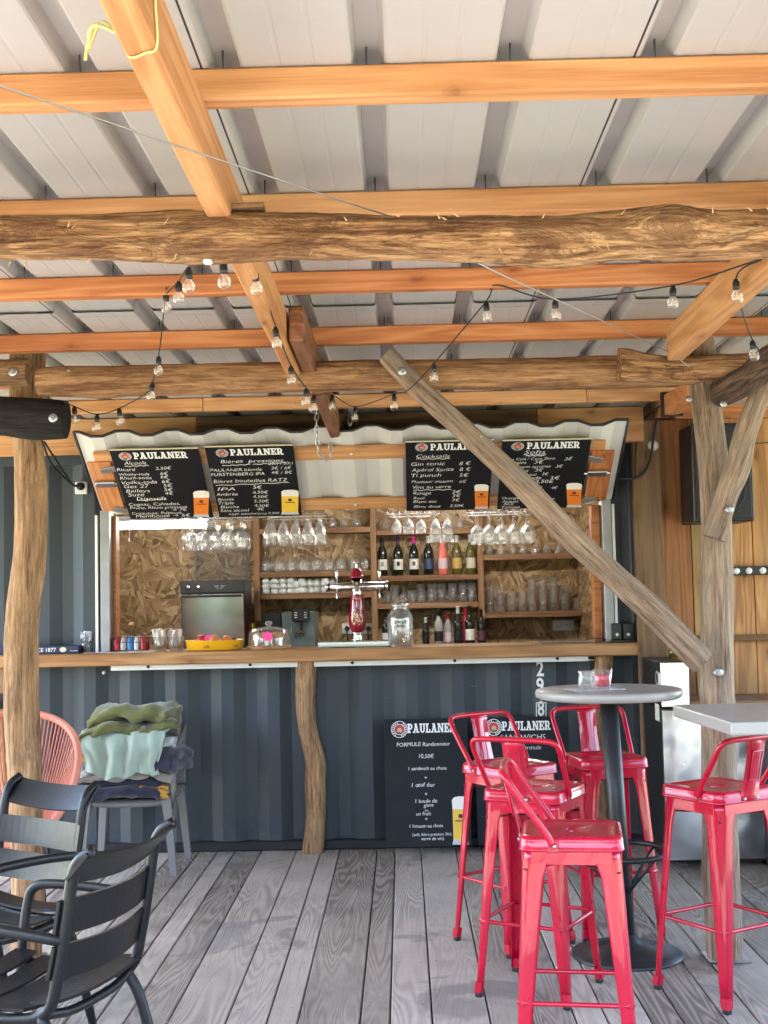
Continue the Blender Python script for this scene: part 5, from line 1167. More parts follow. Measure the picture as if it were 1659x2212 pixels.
# fluorescent tube
lt = thing('tube_light', (at(328, 1136, 8.5).x, 8.5, at(328, 1136, 8.5).z), 'lit white fluorescent tube at the top left of the opening', 'light')
pa, pb = at(252, 1137, 8.5), at(455, 1132, 8.5); m = MB(); tube(m, [pa+V((.03, 0, 0)), V((pb.x, 8.5, pa.z))], .021, 14); m.obj('tube', emit('fluorescent_glow', (1, .96, .90), 8.0), lt)
pc_, pd_ = at(860, 1100, 8.5)+V((0, 0, .07)), at(1090, 1100, 8.5); tz_ = pc_.z  # unseen second tube behind the flap, inferred and added to brighten the right side
m = MB(); tube(m, [V((pc_.x, 8.5, tz_)), V((pd_.x, 8.5, tz_))], .021, 14); m.obj('tube', bpy.data.materials['fluorescent_glow'], lt); box('housing', ((pc_.x+pd_.x)/2, 8.51, tz_+.045), (pd_.x-pc_.x+.06, .06, .04), WHITE, lt, .006)
for q in (pa, V((pb.x, 8.5, pa.z))): box('end_cap', (q.x, 8.5, q.z), (.06, .05, .05), WHITE, lt, .008)
box('housing', ((pa.x+pb.x)/2, 8.51, pa.z+.045), (pb.x-pa.x+.06, .06, .04), WHITE, lt, .006)
m = MB(); tube(m, [pa+V((.09, -.03, .02)), pa+V((.09, -.03, -.085))], .0016, 5); lathe(m, [(.003, 0), (.008, -.022), (0, -.024)], 8, M4.Translation(pa+V((.09, -.03, -.083)))); m.obj('pull_cord', WHITE, lt)

# ------------------------------------------------------------------ on the counter
def cp(px, Y): return at(px, 1400, Y).x
ZT = CZ1+.001
NAVYB = plain('navy_card', (.015, .02, .065), .45, .1); CREAMP = plain('cream_print', (.70, .66, .50), .5)
xa, xb = cp(-6, 7.5), cp(172, 7.5); pz = thing('flat_box', ((xa+xb)/2, 7.62, ZT), 'flat navy pizza style box with white lettering at the counter left end', 'box')
box('carton', ((xa+xb)/2, 7.62, ZT+.023), (xb-xa, .30, .046), NAVYB, pz, .002)
PZ = Plane((xa, 7.4695, ZT), (1, 0, 0), (0, 0, 1))
for s, a, b in (('SINCE 1877', 62, 121), ('ITALIANO', 152, 186)):
    vs_, f2 = text_mesh(s, 0, .012); P0 = V((cp(a, 7.47), 7.4695, ZT+.013)); P1 = V((min(cp(b, 7.47), xb-.004), 7.4695, ZT+.013)); lettering('lettering', vs_, f2, P0, P1, PZ.u, PZ.v, PZ.n, PRINTW, pz, None, .0006)
m = MB(); disc(m, V((cp(136, 7.47), 7.4685, ZT+.024)), V((1, 0, 0)), V((0, 0, 1)), 0, .020, 20, .75); m.obj('crest', CREAMP, pz)
def cup_of(px, Y, r, h, label, fill, nm, cat): 
    t = thing(nm, (cp(px, Y), Y, ZT), label, cat); m = MB(); lathe(m, [(0, .003), (r*.82, .003), (r*.86, 0), (r, h), (r*.95, h), (r*.8, .008), (0, .007)], 20, W[t]); m.obj('glass_cup', GLASS, t)
    return t
SACH = plain('paper_sachet', (.66, .65, .58), .6, .15, 25); SACHB = plain('clear_wrap', (.50, .52, .55), .25, .3, 40); SACHT = plain('tinted_sachet', (.60, .55, .48), .6, .2, 25)
def sachets(t, r, h, n, mats, seed):
    q_ = random.Random(seed); c = W[t].translation
    for k in range(n):
        a = q_.uniform(0, 6.28); rr = r*math.sqrt(q_.uniform(0, .7)); L = q_.uniform(.075, .10); tilt = q_.uniform(-.35, .35)
        Mx = M4.Translation(c+V((rr*math.cos(a), rr*math.sin(a), h*.30+L/2+q_.uniform(0, .02)))) @ RZ(q_.uniform(0, 3.1)) @ RX(tilt*.6) @ RY(tilt)
        m = MB(); m.add(*cbox(.018, .004, L, .0015), M=Mx); m.obj('sachet', mats[k % len(mats)], t)
t = cup_of(187, 7.55, .032, .075, 'glass of crumpled clear wrappers at the counter left', None, 'wrapper_glass', 'glass')
q_ = random.Random(4)
for k in range(4):
    m = MB(); vs = []
    for i in range(7):
        for j in range(7): vs.append(W[t].translation+V(((i-3)*.011, (j-3)*.007, .075+k*.012+q_.uniform(-.014, .02))))
    m.add(vs, [[i*7+j, i*7+j+1, (i+1)*7+j+1, (i+1)*7+j] for i in range(6) for j in range(6)]); m.obj('wrapper', SACHB, t)
leaflet((cp(212, 7.52), 7.52, ZT), .16, .09, .1, 'flat paper lying on the counter left of the opening')
leaflet((cp(279, 7.46), 7.47, ZT), .24, .10, .04, 'small pile of papers in front of the condiment rack', WHITE)
cr_ = thing('condiment_rack', (cp(283, 7.56), 7.56, ZT+.003), 'black wire rack holding small red white and blue bottles', 'rack'); c = W[cr_].translation
m = MB()
for z in (.008, .055, .085):
    tube(m, [c+V((.105*math.copysign(abs(math.cos(q))**.4, math.cos(q)), .055*math.copysign(abs(math.sin(q))**.4, math.sin(q)), z)) for q in [2*math.pi*k/32 for k in range(32)]], .0022, 5, closed=True)
for k in range(14):
    q = 2*math.pi*k/14; p = V((.105*math.copysign(abs(math.cos(q))**.4, math.cos(q)), .055*math.copysign(abs(math.sin(q))**.4, math.sin(q)), 0)); tube(m, [c+p+V((0, 0, .003)), c+p+V((0, 0, .085))], .0018, 4)
tube(m, smooth_path([c+V((0, 0, .008)), c+V((0, 0, .13)), c+V((.008, 0, .152)), c+V((0, 0, .162)), c+V((-.008, 0, .15))], 4), .003, 6); m.obj('wire_frame', BLACK, cr_)
m = MB(); m.add(*cbox(.03, .018, .018, .006, 2), M=M4.Translation(c+V((.004, 0, .163)))); m.obj('grip', plain('copper_grip', (.5, .22, .12), .4), cr_)
CB = [('red_cap_bottle', (.55, .02, .03)), ('white_bottle', (.62, .62, .62)), ('blue_bottle', (.05, .22, .50)), ('pale_bottle', (.55, .50, .50))]
for k in range(10):
    i, j = k % 5, k//5; col = CB[(k*3+j) % 4]; x = c.x-.080+i*.040; y = c.y-.026+j*.052
    m = MB(); lathe(m, [(0, 0), (.017, 0), (.0175, .003), (.0175, .055), (.012, .064), (.010, .082), (0, .083)], 14, T(x, y, c.z+.006)); m.obj('squeeze_bottle', plain(col[0]+str(k), col[1], .35), None, None, label='small %s condiment bottle in the wire rack, %s row, %s' % (col[0].split('_')[0], 'front' if j == 0 else 'rear', ORD[i]), cat='bottle', group='condiment bottles in the rack')
t = cup_of(346, 7.55, .042, .085, 'left glass jar stuffed with paper sugar sachets', None, 'sachet_jar', 'jar'); sachets(t, .042, .085, 24, [SACH, SACH, SACHT], 3)
t = cup_of(381, 7.56, .047, .085, 'right glass jar stuffed with printed sugar sachets', None, 'sachet_jar', 'jar'); sachets(t, .047, .085, 30, [SACHT, SACH, plain('rosy_sachet', (.55, .40, .38), .6, .2, 25)], 9)
# yellow fruit dish
YELD = plain('yellow_enamel', (.80, .42, .015), .3, .04, 4)
fd = thing('fruit_dish', (cp(464, 7.55), 7.55, ZT), 'yellow oval tray with dark lettering holding fruit', 'dish'); c = W[fd].translation
m = MB(); lathe(m, [(0, .003), (.160, .003), (.165, .006), (.172, .055), (.176, .058), (.1765, .062), (.171, .062), (.160, .010), (0, .009)], 48, M4.Translation(c) @ M4.Diagonal((1, .72, 1, 1))); m.obj('tray', YELD, fd)
for s, a0 in (('Leffe', -100), ('Leffe', -38)):
    vs_, f2 = text_mesh(s, .05, .006); q = R(a0); d = V((math.cos(q), math.sin(q)*.72, 0)); tn = V((-math.sin(q), math.cos(q)*.72, 0)).normalized(); P0 = c+V((d.x*.1695, d.y*.1695, .018))-tn*.018+V((d.x, d.y, 0))*.002
    lettering('lettering', vs_, f2, P0, P0+tn*.036, tn, V((0, 0, 1)), V((d.x, d.y, 0)).normalized(), plain('brown_print', (.10, .03, .01), .5), fd, .024, .001)
FR = [((-.075, -.01, .055), .034, (.50, .02, .02), 'red apple lying in the yellow tray'), ((.0, -.02, .055), .033, (.62, .20, .08), 'peach lying in the middle of the yellow tray'), ((.07, .0, .052), .031, (.60, .16, .07), 'orange pink peach lying at the right of the yellow tray'), ((-.03, .05, .05), .032, (.55, .25, .08), 'yellow apple at the back of the yellow tray'), ((.11, .03, .048), .022, (.22, .02, .02), 'dark plum at the right end of the yellow tray')]
for p, r_, col, lb in FR:
    m = MB(); lathe(m, [(.004, r_*.86), (r_*.25, r_*.98), (r_*.6, r_*.85), (r_*.93, r_*.4), (r_, -.05*r_), (r_*.88, -r_*.5), (r_*.55, -r_*.84), (r_*.15, -r_*.93), (0, -r_*.9)], 20, M4.Translation(c+V(p)+V((0, 0, r_*.15)))); m.obj('fruit', plain(lb.split()[0]+'_fruit_skin', col, .35, .35, 14), None, None, label=lb, cat='fruit', group='fruit in the yellow tray')
NEON = plain('neon_pink_card', (.95, .06, .30), .6, .03)
def card(nm, pts, c, lb):
    m = MB(); prism(m, pts, .002, M4.Translation(c)); return fix(m.obj(nm, NEON, None, None, label=lb, cat='price tag'))
card('price_tag', [(.027*math.cos(2*math.pi*k/24), .023*math.sin(2*math.pi*k/24)) for k in range(24)], V((cp(451, 7.5), 7.51, at(451, 1380, 7.5).z)), 'round neon pink price tag in the fruit tray')
# cake dome
cd_ = thing('cake_dome', (cp(581, 7.58), 7.58, ZT), 'glass cake dome with knob on a wooden board over muffins', 'cake dome'); c = W[cd_].translation
m = MB(); lathe(m, [(0, 0), (.132, 0), (.134, .003), (.134, .018), (.130, .021), (0, .021)], 40, W[cd_]); m.obj('board', COUNTERW, cd_)
m = MB(); lathe(m, [(.124, .023), (.122, .05), (.119, .09), (.108, .112), (.085, .124), (.04, .131), (.012, .133), (.010, .140), (.020, .148), (.022, .156), (.015, .163), (0, .164)], 40, W[cd_]); m.obj('glass_dome', glassy('dome_glass', (1, 1, 1), 1.1, .07), cd_)
for k, (dx, dy) in enumerate(((-.06, -.03), (.0, -.05), (.06, -.03), (-.03, .04), (.04, .045))):
    t = thing('muffin', c+V((dx, dy, .0215)), 'golden muffin under the glass dome, %s' % ('front left', 'front middle', 'front right', 'rear left', 'rear right')[k], 'muffin', 'muffins under the dome')
    m = MB(); n = 28; lathe(m, [(0, .001), (.022, .001), (.030, .045)], n, W[t]); m.obj('paper_case', SACH, t)
    m = MB(); lathe(m, [(.031, .043), (.035, .050), (.033, .062), (.022, .074), (0, .079)], 18, W[t]); m.obj('crumb', plain('baked_crumb', (.45, .24, .09), .8, .3, 40, .4, 120), t)
star = []
for k in range(14): q = 2*math.pi*k/14+.2; r_ = (.036 if k % 2 else .026); star.append((r_*math.cos(q), r_*math.sin(q)*.9))
card('price_tag', star, V((cp(578, 7.44), 7.452, at(578, 1375, 7.45).z)), 'star shaped neon pink price tag on the cake dome')
# beer tap on its drip tray
Yt = 7.66; trx0, trx1 = cp(688, 7.6), cp(842, 7.6)
tp = thing('beer_tap', (at(773, 1380, Yt).x, Yt, ZT), 'red and chrome beer tap tower with two arms', 'beer tap'); c = W[tp].translation
box('drip_tray', ((trx0+trx1)/2, Yt-.02, ZT+.018), (trx1-trx0, .20, .034), STAIN, tp, .003)
u = 1/356.0; zz = lambda y: (1384-y)*u + .036; TR = plain('deep_red_ceramic', (.26, .005, .022), .12, .04, 3, Coat_Weight=.8, Coat_Roughness=.03)
def tl(prof, nm, mat): m = MB(); lathe(m, prof, 32, W[tp]); return m.obj(nm, mat, tp)
tl([(.034, zz(1384)), (.036, zz(1382)), (.032, zz(1376)), (.032, zz(1369)), (.036, zz(1367)), (0.01, zz(1366))], 'base_ring', CHROME)
tl([(.036, zz(1366)), (.047, zz(1356)), (.0530, zz(1345)), (.0520, zz(1335)), (.046, zz(1318)), (.0415, zz(1300)), (.041, zz(1290)), (.044, zz(1287)), (.044, zz(1285)), (.01, zz(1285))], 'body', TR)
tl([(.031, zz(1285)), (.031, zz(1248)), (.01, zz(1248))], 'collar', CHROME)
tl([(.040, zz(1250)), (.044, zz(1249)), (.043, zz(1246)), (.039, zz(1245)), (.036, zz(1238)), (.026, zz(1231)), (.010, zz(1228)), (0, zz(1228))], 'dome', TR)
tl([(.007, zz(1228)), (.008, zz(1224)), (.006, zz(1221)), (.007, zz(1218)), (0, zz(1216))], 'finial', CHROME)
m = MB(); za = zz(1268); tube(m, [c+V((-.183, 0, za)), c+V((.183, 0, za))], .027, 24); 
for s in (-1, 1): tube(m, [c+V((s*.176, 0, za)), c+V((s*.188, 0, za))], .030, 24)
m.obj('cross_tube', plain('rosy_chrome', (.55, .48, .48), .12, .05, metal=1.0), tp)
for s, px in ((-1, 729), (1, 821)):
    dx = at(px, 1300, Yt).x-c.x; m = MB()
    tube(m, smooth_path([c+V((dx, -.01, za+.02)), c+V((dx, -.02, za+.04)), c+V((dx, -.025, za+.075)), c+V((dx, -.025, za+.10))], 4), [.005]*4 + [.006, .008, .009, .010, .0105, .011, .010, .009, .006], 12); m.obj('handle', CHROME, tp)
    m = MB(); tube(m, smooth_path([c+V((dx, -.02, za-.02)), c+V((dx, -.045, za-.03)), c+V((dx, -.055, za-.075))], 4), .0055, 10); m.obj('spout', CHROME, tp)
ORN = NT('gilded_flower_print'); co = ORN.coords((1, 1, 1)); cc = ORN.ramp(ORN.noise(co, 70, 3, .7), [(.35, (.65, .20, .03)), (.5, (.75, .45, .08)), (.62, (.85, .78, .55)), (.7, (.35, .35, .08))]); ORN = ORN.bsdf(cc, .3)
q_ = random.Random(11); m = MB()
for k in range(46):                                  # painted flowers on the tower's belly
    a = q_.gauss(0, .38); y_ = q_.gauss(1332, 8)
    if abs(a) > .75 or not 1306 < y_ < 1350: continue
    z = zz(y_); r_ = .0415 + (.053-.0415)*max(0, min(1, (y_-1300)/45))**1.1 + .0012; d = V((math.sin(a), -math.cos(a), 0)); e = V((math.cos(a), math.sin(a), 0)); s_ = q_.uniform(.003, .0065); C0 = c+d*r_+V((0, 0, z)); n_ = 7
    m.add([C0+d*.0006*(k % 5)] + [C0+d*.0006*(k % 5)+e*s_*math.cos(6.283*j/n_)*q_.uniform(.6, 1)+V((0, 0, s_*math.sin(6.283*j/n_)*q_.uniform(.6, 1))) for j in range(n_)], [[0, 1+j, 1+(j+1) % n_] for j in range(n_)])
m.obj('flower_print', ORN, tp)
# big glass jar
bj = thing('large_glass_jar', (cp(866, 7.56), 7.56, ZT), 'large clear glass jar with a tap, right of the beer tower', 'jar'); c = W[bj].translation
m = MB(); lathe(m, [(0, .006), (.06, .006), (.070, .0), (.076, .010), (.077, .16), (.073, .185), (.056, .212), (.050, .220), (.051, .235), (.054, .238), (.054, .252), (.049, .252), (.047, .222), (.068, .185), (.072, .16), (.071, .014), (0, .010)], 36, W[bj]); m.obj('jar_glass', glassy('thick_jar_glass', (.93, .95, .95), 1.3, .10), bj)
m = MB(); lathe(m, [(.055, .235), (.0565, .237), (.0565, .251), (.052, .2525)], 32, W[bj]); m.obj('rim_band', ZINC, bj)
m = MB()
for k in range(22):
    q = q_.uniform(0, 6.28); r_ = .055*math.sqrt(q_.random()); lathe(m, [(0, 0), (.010, 0), (.010, .002), (0, .002)], 10, M4.Translation(c+V((r_*math.cos(q), r_*math.sin(q), .012+.002*(k//5)))) @ RX(q_.uniform(-.2, .2)))
o = m.obj('coins', plain('coin_brass', (.45, .28, .12), .35, .2, metal=.9), None, None, label='layer of small coins at the bottom of the large glass jar', cat='coins', kind='stuff')
m = MB(); tube(m, [c+V((.02, -.072, .045)), c+V((.022, -.10, .045))], .010, 12); tube(m, [c+V((.022, -.095, .05)), c+V((.048, -.10, .078))], .0045, 8); tube(m, [c+V((.022, -.098, .045)), c+V((.020, -.10, .02))], .006, 8); m.obj('spigot', plain('brass', (.75, .60, .38), .2, metal=1.0), bj)
# right end of the counter
tr = box('clear_tray', (cp(1232, 7.55), 7.55, ZT+.008), (.36, .13, .014), glassy('acrylic', (.9, .9, .9), 1.0, .12), None, .004, label='shallow clear tray lying on the right part of the counter', cat='tray')
ps = thing('payment_dock', (cp(1346, 7.52), 7.52, ZT), 'black dock with two small speaker like units at the counter right end', 'dock'); c = W[ps].translation
box('dock_base', c+V((0, .0, .008)), (.155, .09, .014), BLACK, ps, .003)
for k, px in enumerate((1334, 1358)):
    b_ = box('unit', V((cp(px, 7.50), 7.52, ZT+.015+.048)), (.058, .05, .096), BLACK, ps, .006, seg=2); m = MB(); lathe(m, [(0, .002), (.009, .002), (.010, 0)], 14, T(cp(px, 7.50), 7.4935, ZT+.045) @ RX(math.pi/2)); m.obj('button', WHITE, b_)
m = MB(); tube(m, smooth_path([c+V((-.08, .02, .01)), c+V((-.14, .0, .025)), c+V((-.20, .03, .02)), c+V((-.23, .06, .004))], 5), .003, 6); m.obj('dock_cable', BLACK, ps)
# flower card on the right lining
p = at(1278, 1145, 7.64); box('hanging_card', (OX1-.058, 7.62, at(1283, 1148, 7.62).z), (.004, .06, .16), plain('pink_card_print', (.6, .2, .22), .5, .6, 30), None, 0, label='small pink and white card on the right jamb of the opening', cat='card')
# ------------------------------------------------------------------ string lights
FIL = emit('warm_filament', (1.0, .72, .42), .07)
def bulb_proto():
    b = MB(); lathe(b, [(.0075, -.019), (.0085, -.027), (.0140, -.031), (.0185, -.039), (.0200, -.0475), (.0185, -.056), (.0140, -.0635), (.007, -.067), (0, -.068)], 18)
    s = MB(); lathe(s, [(0, .012), (.0075, .012), (.0080, .006), (.0115, .004), (.0120, -.018), (.0100, -.021), (0, -.021)], 14)
    f = MB()
    for k in range(4): q = k*math.pi/2; tube(f, [(.002*math.cos(q), .002*math.sin(q), -.03), (.0065*math.cos(q+.5), .0065*math.sin(q+.5), -.055)], .0008, 4)
    return b.mesh('bulb', GLASSB), s.mesh('socket', BLACK), f.mesh('filament', FIL)
BU = bulb_proto()
def strand(name, cable, bulbs, label):
    """cable: points; bulbs: bulb-centre picture points with depth"""
    t = thing(name, cable[0], label, 'string lights', 'string lights'); m = MB(); tube(m, smooth_path(cable, 6), .0026, 6); m.obj('cable', BLACK, t)
    for px, py, Y in bulbs:
        p = at(px, py, Y)+V((0, 0, .047)); Mx = M4.Translation(p) @ RY(rng.uniform(-.12, .12)) @ RX(rng.uniform(-.1, .1)) @ M4.Scale(.92, 4)
        o = bpy.data.objects.new('bulb', BU[0]); link(o, t, Mx); o2 = bpy.data.objects.new('socket', BU[1]); link(o2, o, Mx); o3 = bpy.data.objects.new('filament', BU[2]); link(o3, o, Mx)
    return t
def bp(px, py, Y): return at(px, py, Y)+V((0, 0, .060))
LB = [(161, 909, 5.15), (210, 926, 5.2), (258, 913, 5.15), (329, 859, 4.9), (343, 803, 4.7), (359, 668, 4.25), (386, 648, 3.9), (408, 623, 3.45)]
RB = [(483, 613, 3.25), (552, 628, 3.55), (596, 745, 4.1), (629, 824, 4.7), (662, 871, 4.95), (678, 885, 5.1), (718, 880, 5.9), (768, 904, 6.3), (852, 880, 5.6), (938, 818, 4.85), (1051, 688, 4.35), (1200, 684, 4.25), (1455, 658, 3.9), (1591, 645, 3.75), (1627, 771, 4.4)]
c1 = [at(138, 868, 5.03)] + [bp(*b) for b in LB[:3]] + [at(315, 850, 5.0)] + [bp(*b) for b in LB[3:6]] + [at(359, 634, 4.25)] + [bp(*b) for b in LB[6:]] + [at(449, 562, 3.03)]
strand('string_lights', c1, LB, 'black cable with clear round bulbs at left, hanging from the charred log')
c2 = [at(449, 562, 3.03)] + [bp(*b) for b in RB[:9]] + [at(882, 842, 4.88)] + [bp(*b) for b in RB[9:11]] + [at(1073, 616, 4.23)] + [bp(*b) for b in RB[11:13]] + [at(1640, 562, 3.4)] + [bp(*b) for b in RB[13:]] + [at(1672, 790, 4.5)]
strand('string_lights', c2, RB, 'black cable with clear round bulbs crossing from the front log to the right post')
m = MB(); p = at(449, 563, 3.0); m.add(*cbox(.022, .02, .018, .004), M=M4.Translation(p)); tube(m, [p, p+V((0, 0, .03))], .003, 6); m.obj('cable_clip', WHITE, None, None, label='white cable clip under the front log', cat='clip')

# ------------------------------------------------------------------ steel wire, yellow twine, chain
m = MB(); tube(m, smooth_path([at(-60, 165, 1.9), at(400, 320, 2.45), at(700, 421, 2.85), at(845, 468, 3.03), at(930, 500, 3.08), at(1030, 567, 3.10), at(1240, 665, 3.9), at(1452, 764, 4.93)], 8), .0022, 6); wr = m.obj('wire_line', ZINC, None, None, label='thin steel wire stretched over the front log to the right log', cat='wire')
m = MB(); p = at(1455, 765, 4.91)
for k in range(3): tube(m, smooth_path([p+V((.012*k, 0, -.012)), p+V((.012*k, -.01, 0)), p+V((.012*k, 0, .016))], 3), .004, 6); m.add(*cbox(.008, .010, .008, .001), M=M4.Translation(p+V((.012*k, -.006, .012))))
tube(m, [p, at(1492, 796, 4.90)], .002, 5); m.obj('wire_clamp', ZINC, wr)
TW = plain('yellow_twine', (.62, .60, .24), .7, .2, 40); m = MB(); za = rz_(2.05)-.066
xr = -.423; tube(m, smooth_path([(xr-.034, 2.095, za+.11), (xr-.032, 2.09, za+.03), (xr-.02, 2.08, za-.004), (xr+.01, 2.06, za-.006), (xr+.031, 2.05, za+.0), (xr+.033, 2.03, za+.06), (xr+.033, 2.02, za+.13)], 5), .0024, 6)
tube(m, smooth_path([(xr-.034, 2.095, za+.04), at(205, 55, 2.12), at(190, 95, 2.14), at(184, 130, 2.14)], 6), [.0025]*6+[.004, .0045, .004, .0045, .004, .003, .003]+[.003]*6, 6); tube(m, smooth_path([(xr-.034, 2.095, za+.035), at(222, 48, 2.12), at(200, 85, 2.12), at(192, 105, 2.12)], 6), .003, 5)
m.obj('twine', TW, None, None, label='yellow twine knotted round the upper left rafter', cat='twine')
def chain(pts, label):
    P = smooth_path(pts, 12); L = 0; ps = [P[0]]
    for a, b in zip(P, P[1:]):
        L += (b-a).length
        if L > .030: ps.append(b); L = 0
    t = thing('chain', ps[0], label, 'chain')
    for i, (a, b) in enumerate(zip(ps, ps[1:])):
        Mx = frame(a, b, (0, 1, 0) if i % 2 else (1, 0, .01)); m = MB(); pts_ = []
        for k in range(16): q = 2*math.pi*k/16; pts_.append(((.012 if math.cos(q) > 0 else -.012)+.009*math.cos(q), .009*math.sin(q), 0))
        tube(m, pts_, .0032, 6, closed=True, M=Mx); m.obj('chain_link', ZINC, t)
chain([at(685, 880, 6.7), at(684, 920, 6.7), at(686, 960, 6.72), at(694, 988, 6.72), at(708, 992, 6.72), at(714, 975, 6.72), at(712, 950, 6.72)], 'galvanised chain dangling in front of the raised flap')
m = MB(); a = at(752, 872, 6.75); b = at(752, 912, 6.85); tube(m, [a, a+V((.01, 0, -.01)), b], .004, 6); tube(m, [a+V((.02, 0, 0)), b+V((.02, 0, 0))], .004, 6); tube(m, smooth_path([b, b+V((.01, 0, -.02)), b+V((.02, 0, 0))], 4), .004, 6); m.obj('flap_hook', STEEL, None, None, label='steel hook holding the raised flap near its middle', cat='hook')

# ------------------------------------------------------------------ electrics on the container and boards
p = at(176, 1054, YC-.02); so = thing('outdoor_socket', (p.x, YC-.02, p.z), 'white outdoor socket with black plug on the container at left', 'socket')
box('plate', (p.x, YC-.016, p.z), (.075, .03, .075), WHITE, so, .006, seg=2); m = MB(); lathe(m, [(.024, 0), (.022, .03), (.010, .042), (0, .042)], 16, T(p.x, YC-.03, p.z+.008) @ RX(math.pi/2)); m.obj('plug', BLACK, so)
for k, (xs2, ys2) in enumerate((((96, 955), (125, 1000)), ((90, 950), (113, 1005)))):
    m = MB(); tube(m, smooth_path([at(xs2[0], xs2[1], 6.6), at(ys2[0], ys2[1], 7.2), at(155, 1045, 7.40), V((p.x, YC-.06, p.z+.006))], 6), .006, 6); m.obj('power_cable', BLACK, None, None, label='black power cable sagging to the outdoor socket, %s' % ('upper of the two' if k == 0 else 'lower of the two'), cat='cable')
def z4(x, y): return ((1650+x/2.602)/1.3562, (1150+y/2.602)/1.3562)
for k, (pts, lb) in enumerate(((((860, 60), (740, 130), (715, 210), (690, 330), (660, 520), (580, 640), (420, 660)), 'thick black cable hanging down the brown corner board'), (((740, 100), (650, 170), (575, 250), (555, 420), (548, 640)), 'thin black cable along the corner board edge'))):
    m = MB(); tube(m, smooth_path([at(*z4(*q), 7.34-(.0 if i else .5)) for i, q in enumerate(pts)], 6), .008 if k == 0 else .005, 6); m.obj('hanging_cable', BLACK, None, None, label=lb, cat='cable')
# cable wrapped round the rear rafter
m = MB(); A0, A1 = RA0, RA1
for k in range(4):
    c = A0.lerp(A1,   .62+.02*k); tube(m, [c+V((x, (i % 3-1)*.008, y)) for i, (x, y) in enumerate(((-.048, -.06), (.048, -.06), (.048, .06), (-.048, .06)))], .007, 6, closed=True)
m.obj('cable_coil', BLACK, None, None, label='black cable wound round the rafter at upper right', cat='cable')
# loudspeaker on the plank wall
p0, p1 = at(1500, 1128, 7.12), at(1622, 912, 7.12); sp = thing('loudspeaker', ((p0.x+p1.x)/2, 7.3, p0.z), 'black loudspeaker box on the plank wall behind the right post', 'loudspeaker')
box('cabinet', ((p0.x+p1.x)/2, 7.28, (p0.z+p1.z)/2), (p1.x-p0.x, .32, p1.z-p0.z), BLACK, sp, .006)
GRL = plain('speaker_grille', (.012, .013, .016), .6, .2, 30, .5, 500)
box('grille', ((p0.x+p1.x)/2, 7.115, (p0.z+p1.z)/2), (p1.x-p0.x-.03, .012, p1.z-p0.z-.03), GRL, sp, .004)
for (pz_, r_) in ((.68, .05), (.32, .12)):
    m = MB(); tube(m, [V(((p0.x+p1.x)/2+r_*math.cos(q), 7.108, p0.z+(p1.z-p0.z)*pz_+r_*math.sin(q))) for q in [2*math.pi*k/32 for k in range(32)]], .004, 6, closed=True); m.obj('driver_ring', BLACK, sp)
m = MB(); tube(m, smooth_path([at(1560, 918, 7.08), at(1600, 950, 7.05), at(1625, 958, 7.3), at(1670, 955, 7.4)], 6), .004, 6); m.obj('speaker_cable', BLACK, None, None, label='thin black cable from the loudspeaker to the right', cat='cable')
# rail with round lamps
pr_ = at(1620, 1233, 7.40); rl = thing('lamp_rail', (pr_.x, 7.4, pr_.z), 'dark rail with round white knobs on the plank wall', 'rail'); xa = at(1570, 1233, 7.4).x
box('bar', ((xa+2.9)/2, 7.415, pr_.z), (2.9-xa, .04, .05), BLACK, rl, .004)
for px in (1591, 1618, 1648): m = MB(); lathe(m, [(.0195, 0), (.0185, .008), (.010, .012), (0, .012)], 18, T(at(px, 1233, 7.39).x, 7.394, pr_.z) @ RX(math.pi/2)); m.obj('knob', WHITE, rl)
# ------------------------------------------------------------------ appliance, black cabinet and side shelf at the right
fr = thing('drinks_cooler', (1.6, 7.05, 0), 'stainless fronted drinks cooler with black side behind the round table', 'cooler')
XA, XB, YF = 1.372, 1.90, 6.84; z1 = at(1440, 1531, YF).z; z2_ = at(1440, 1431, YF).z; XU = at(1489, 1480, YF).x
box('cooler_body', ((XA+XB)/2, YF+.30, z1/2+.02), (XB-XA, .56, z1-.04), BLACK, fr, .006)
m = MB(); nx, nz = 24, 30; vs = []
for i in range(nx+1):
    for j in range(nz+1):
        u_, v_ = i/nx, j/nz; d = .010*math.exp(-((u_-.16)/.10)**2)*(.35+.65*v_) + .004*mn.noise(V((u_*3, v_*4, 2))) + .003*mn.noise(V((u_*9, v_*9, 5)))
        vs.append((XA+.002+(XB-XA-.004)*u_, YF+.012-d*1.0, .05+(z1-.062)*v_))
m.add(vs, [[i*(nz+1)+j, (i+1)*(nz+1)+j, (i+1)*(nz+1)+j+1, i*(nz+1)+j+1] for i in range(nx) for j in range(nz)], True); m.obj('dented_front', STAIN, fr)
box('upper_body', ((XA+XU)/2, YF+.30, (z1+z2_)/2+.004), (XU-XA-.004, .56, z2_-z1-.004), BLACK, fr, .006)
box('upper_front', ((XA+XU)/2, YF+.008, (z1+z2_)/2+.004), (XU-XA, .012, z2_-z1-.006), STAIN, fr, .004)
box('info_label', (XA-.0015, YF+.13, z1-.03), (.002, .11, .09), LW, fr, 0)
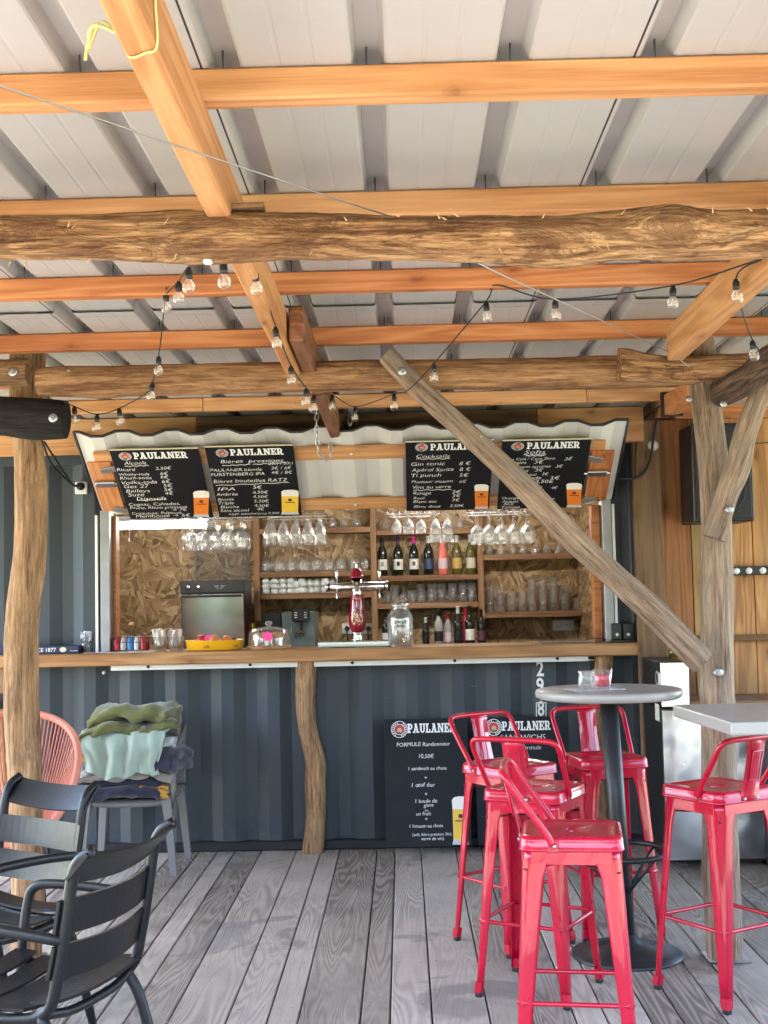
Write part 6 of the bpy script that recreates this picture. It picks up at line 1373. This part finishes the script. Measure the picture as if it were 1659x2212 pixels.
for dy in (.06, .12):
    m = MB(); lathe(m, [(.032, .001), (.038, .001)] if dy > .1 else [(0, .001), (.036, .001)], 24, T(XA-.001, YF+dy-.02, z2_-.09) @ RY(-math.pi/2) @ M4.Scale(1, 4)); m.obj('round_logo', PRINTW, fr)
bl = thing('black_cabinet', (2.0, 6.62, 0), 'black cabinet at the right edge under the square table', 'cabinet'); box('carcass', (2.24, 6.62, .36), (.68, .50, .70), BLACK, bl, .008); box('door', (2.24, 6.362, .37), (.64, .012, .62), plain('satin_black_door', (.016, .017, .02), .3), bl, .004)
sb = thing('wooden_sideboard', (2.35, 7.15, 0), 'low brown wooden sideboard against the plank wall behind the right post', 'sideboard'); sz_ = at(1600, 1512, 6.98).z
beam('board_top', (XU+.02, 7.15, sz_-.015), (2.9, 7.15, sz_-.015), .46, .03, SHELFW, sb); box('side_panel', (2.3, 7.16, sz_/2-.01), (1.0, .42, sz_-.05), LARCHD, sb, .003)
leaflet((at(1630, 1508, 7.0).x-.1, 7.05, sz_), .22, .15, .2, 'dark magazine lying on the wooden sideboard', plain('magazine_cover', (.10, .11, .12), .35, .5, 30), 'magazine', 'magazine')
gb_ = thing('green_bottle', (at(1456, 1425, 7.25).x, 7.25, z2_+.004), 'small olive green bottle on top of the cooler behind the brace', 'bottle'); m = MB(); lathe(m, [(0, 0), (.03, 0), (.03, .04), (.012, .065), (.011, .09), (0, .09)], 16, W[gb_] @ M4.Translation((0, 0, 0))); m.obj('glass_body', OLV, gb_)
# dark table edge at far left
dt = thing('dark_side_table', (-2.35, 5.9, 0), 'dark tabletop edge cut off by the left frame', 'table'); pq = at(14, 1520, 5.9); box('top', (pq.x-.42, 5.9, pq.z), (.82, .7, .045), POLE, dt, .008, seg=2); m = MB(); lathe(m, [(.035, pq.z-.02), (.035, .03), (.25, .012), (.25, 0)], 24, T(pq.x-.42, 5.9, .001)); m.obj('pole', POLE, dt)
# garden hedge behind the viewer is left to the ground and sky
for o in list(sc.objects):
    if o.type == 'MESH' and not o.data.polygons: bpy.data.objects.remove(o)
